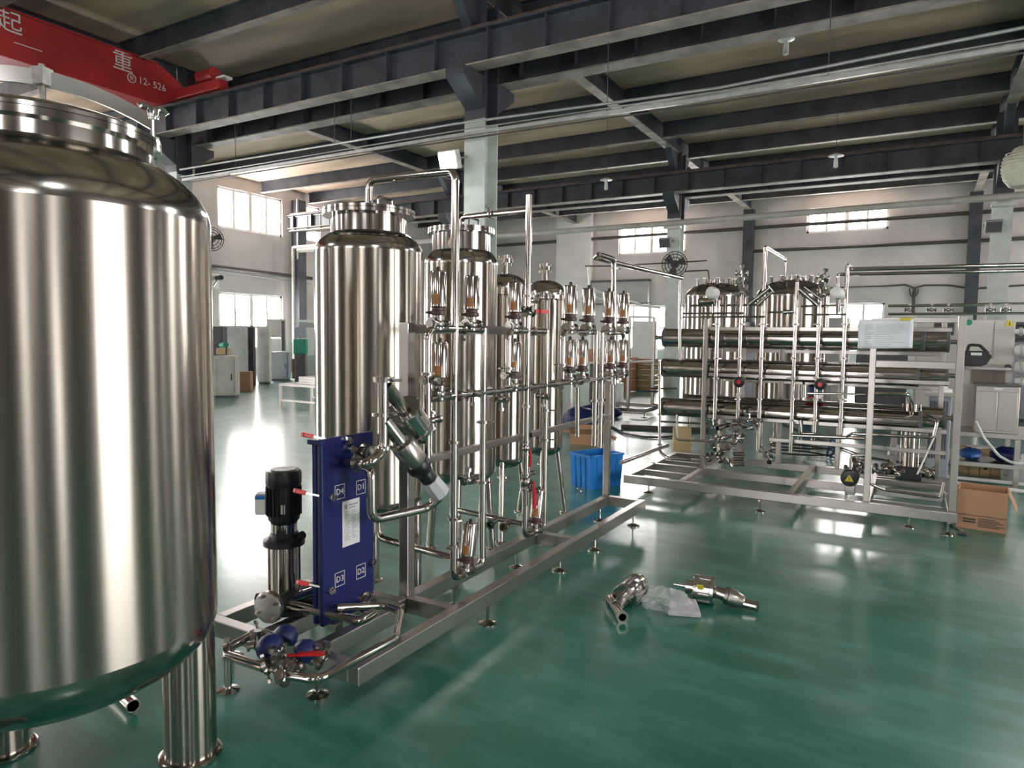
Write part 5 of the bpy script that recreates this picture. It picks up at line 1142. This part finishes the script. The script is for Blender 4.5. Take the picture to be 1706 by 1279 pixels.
# black drum bag hanging in front of it
pc_ = RB(1622,597,9.2)
bg = thing('tool_bag', 'black faceted bag with handle hanging before the beige cabinet', 'bag', pc_)
pts2 = [(-.155,.02),(-.10,.085),(.11,.085),(.165,.03),(.12,-.06),(.06,-.085),(-.09,-.08),(-.145,-.02)]
vs = [pc_+V(x,y_,z) for y_ in (-.06,.06) for (x,z) in pts2]; n = 8
MB().add(vs, [tuple(range(n))[::1], tuple(range(2*n-1,n-1,-1))]+[(i,(i+1)%n+0,(i+1)%n+n,i+n)[::-1] for i in range(n)]).build('bag_body', 'black', bg, smooth=False, bevel=.01)
MB().tube([pc_+V(-.06,0,.08),pc_+V(-.05,0,.15),pc_+V(.05,0,.145),pc_+V(.13,0,.06)],.016,bend=.03).build('handle', 'rubber', bg); MB().cbox(pc_+V(.02,-.062,.05),(.10,.006,.03)).build('silver_patch', 'white', bg)
# stainless box on the bench
a, c = RB(1628,642,9.25), RB(1696,722,9.25)
sbx = thing('stainless_enclosure', 'stainless enclosure with two door panels on the bench at right', 'cabinet', ((a.x+c.x)/2,9.45,zt))
MB().box((a.x,9.27,zt),(c.x,9.65,a.z)).build('body', 'tube', sbx, bevel=.006)
mx_ = (a.x+c.x)/2
for l, r_ in ((a.x+.02,mx_-.004),(mx_+.004,c.x-.02)): MB().box((l,9.258,zt+.03),(r_,9.27,a.z-.06)).build('door', 'tube', sbx, bevel=.003)
MB().box((a.x-.01,9.25,a.z),(c.x+.01,9.67,a.z+.015)).build('lid', 'dgrey', sbx); MB().cbox((mx_,9.262,a.z-.03),(.08,.012,.02)).build('name_tag', 'white', sbx)
# white filter housings stacked at the right edge
for i, (ya, yb) in enumerate(((547,558),(574,594),(601,622),(628,642))):
    p_ = RB(1690,(ya+yb)/2,9.6); rr = abs(RB(1690,ya,9.6).z-RB(1690,yb,9.6).z)/2-.004
    r = thing('filter_housing', 'white horizontal filter housing at the right edge, %s in the stack' % ('topmost','second from top','third from top','lowest')[i], 'filter', (p_.x+.6,9.6,p_.z))
    MB().lathe([(rr*.7,0),(rr,.03),(rr,1.3),(rr*.7,1.33)], (p_.x,9.6,p_.z), (1,0,0), 24).build('housing', 'white', r); MB().ring((p_.x+.06,9.6,p_.z),(1,0,0),rr,rr+.015,.03,24).build('clamp_ring', 'grey', r)
hr = thing('housing_rack', 'dark rack posts carrying the white filter housings at right', 'rack', (RB(1700,640,9.6).x+.3,9.6,zt))
for dx in (.25,.95): MB().bar((RB(1690,560,9.6).x+dx,9.76,zt),(RB(1690,560,9.6).x+dx,9.76,1.9),.05,.05).build('post', 'dgrey', hr, smooth=False)
# plywood crate
pl_, pr_ = at(1603,790,Z=0), at(1659,793,Z=0); w_ = (pr_-pl_).length
wc2 = thing('plywood_crate', 'small plywood crate with stencilled mark under the bench at right', 'crate', (pl_+pr_)/2+V(0,.17,0), math.atan2((pr_-pl_).y,(pr_-pl_).x)); h_ = .30
for (lo, hi) in (((-w_/2,-.17,0),(w_/2,-.158,h_)),((-w_/2,.158,0),(w_/2,.17,h_)),((-w_/2,-.158,0),(-w_/2+.012,.158,h_)),((w_/2-.012,-.158,0),(w_/2,.158,h_))): MB().box(lo, hi).build('side_panel', 'wood', wc2, local=True, smooth=False)
MB().box((-w_/2,-.17,h_),(w_/2,.17,h_+.012)).build('lid', 'wood', wc2, local=True, smooth=False)
for s in (-.30,0.02,.34): MB().box((s*w_-.05,-.184,0),(s*w_+.05,-.17,h_)).build('batten', 'wood', wc2, local=True, smooth=False)
MB().ring((.01,-.186,.13),(0,1,0),.02,.035,.003,14).box((-.01,-.187,.07),(.03,-.185,.10)).build('stencil_mark', 'ink', wc2, local=True, smooth=False)
MB().cbox((.03,0,h_+.02),(.26,.2,.012),rz=.2).build('cover_sheet', 'white', wc2, local=True)
# white hose hanging from the bench, pale floor pipes, dark bench clutter
tag(MB().tube([RB(1626,702,9.1),RB(1640,730,9.0),RB(1665,760,8.9),RB(1690,773,8.8),RB(1720,770,8.8)],.014,bend=.15,n=8).build('white_hose', 'white'), 'white hose sagging from the bench past the plywood crate', 'hose')
for (p0, p1, lb) in (((1540,790),(1760,812),'pale plastic pipe on the floor behind the cardboard box, far one'),((1560,800),(1760,826),'pale plastic pipe on the floor behind the cardboard box, near one')):
    tag(MB().cyl(at(*p0,Z=.03),at(*p1,Z=.03),.022,12).build('floor_pipe', 'white'), lb, 'pipe')
for px, py, w_, h_, m, nm, lb in ((1618,744,.24,.12,'bhose','cloth_bundle','blue cloth bundle on the lower bench shelf'),(1675,744,.30,.16,'blue2','cloth_bundle','dark blue cloth bundle on the lower bench shelf at right')):
    p_ = RB(px,py,9.45); r = thing(nm, lb, 'cloth', (p_.x,9.45,zt-.33)); b = MB().sphere((p_.x,9.45,zt-.33+h_/2),1,16,(w_/2,.18,h_/2)); random.seed(px)
    for v in b.v: v += V(*[random.uniform(-.012,.012) for _ in range(3)]); v.z = max(v.z, zt-.328)
    b.build('folded_cloth', m, r)
# slim dark machine and equipment between skid and bench
e0 = RB(1532,780,9.0); eq = thing('electrical_cabinet', 'dark slatted equipment cabinet behind the right end of the pressure vessels', 'cabinet', (e0.x,9.0,0))
xa, xb = RB(1545,700,8.9).x, RB(1583,700,8.9).x; z1, z2 = RB(1560,657,8.9).z, RB(1560,760,8.9).z
MB().box((xa,8.75,max(.02,z2-.2)),(xb,9.1,z1)).build('body', 'bluegrey', eq, bevel=.01)
for i in range(6): MB().box((xa+.02+i*(xb-xa-.04)/6,8.74,z2),(xa+.02+(i+.6)*(xb-xa-.04)/6,8.75,z1-.06)).build('slat', 'dgrey', eq, smooth=False)
MB().box((xa-.05,8.6,z1),(xb+.05,9.15,z1+.03)).build('top_plate', 'beigepipe', eq, bevel=.004)
bl = thing('pump_head', 'blue topped pump head on the slatted equipment cabinet', 'pump', (xa+.1,8.9,z1+.03)); MB().lathe([(.10,0),(.10,.03),(.05,.05),(.05,.12)],(xa+.12,8.9,z1+.031),n=20).build('base', 'white', bl); MB().sphere((xa+.12,8.9,z1+.19),.055,14).build('blue_dome', 'blue', bl)
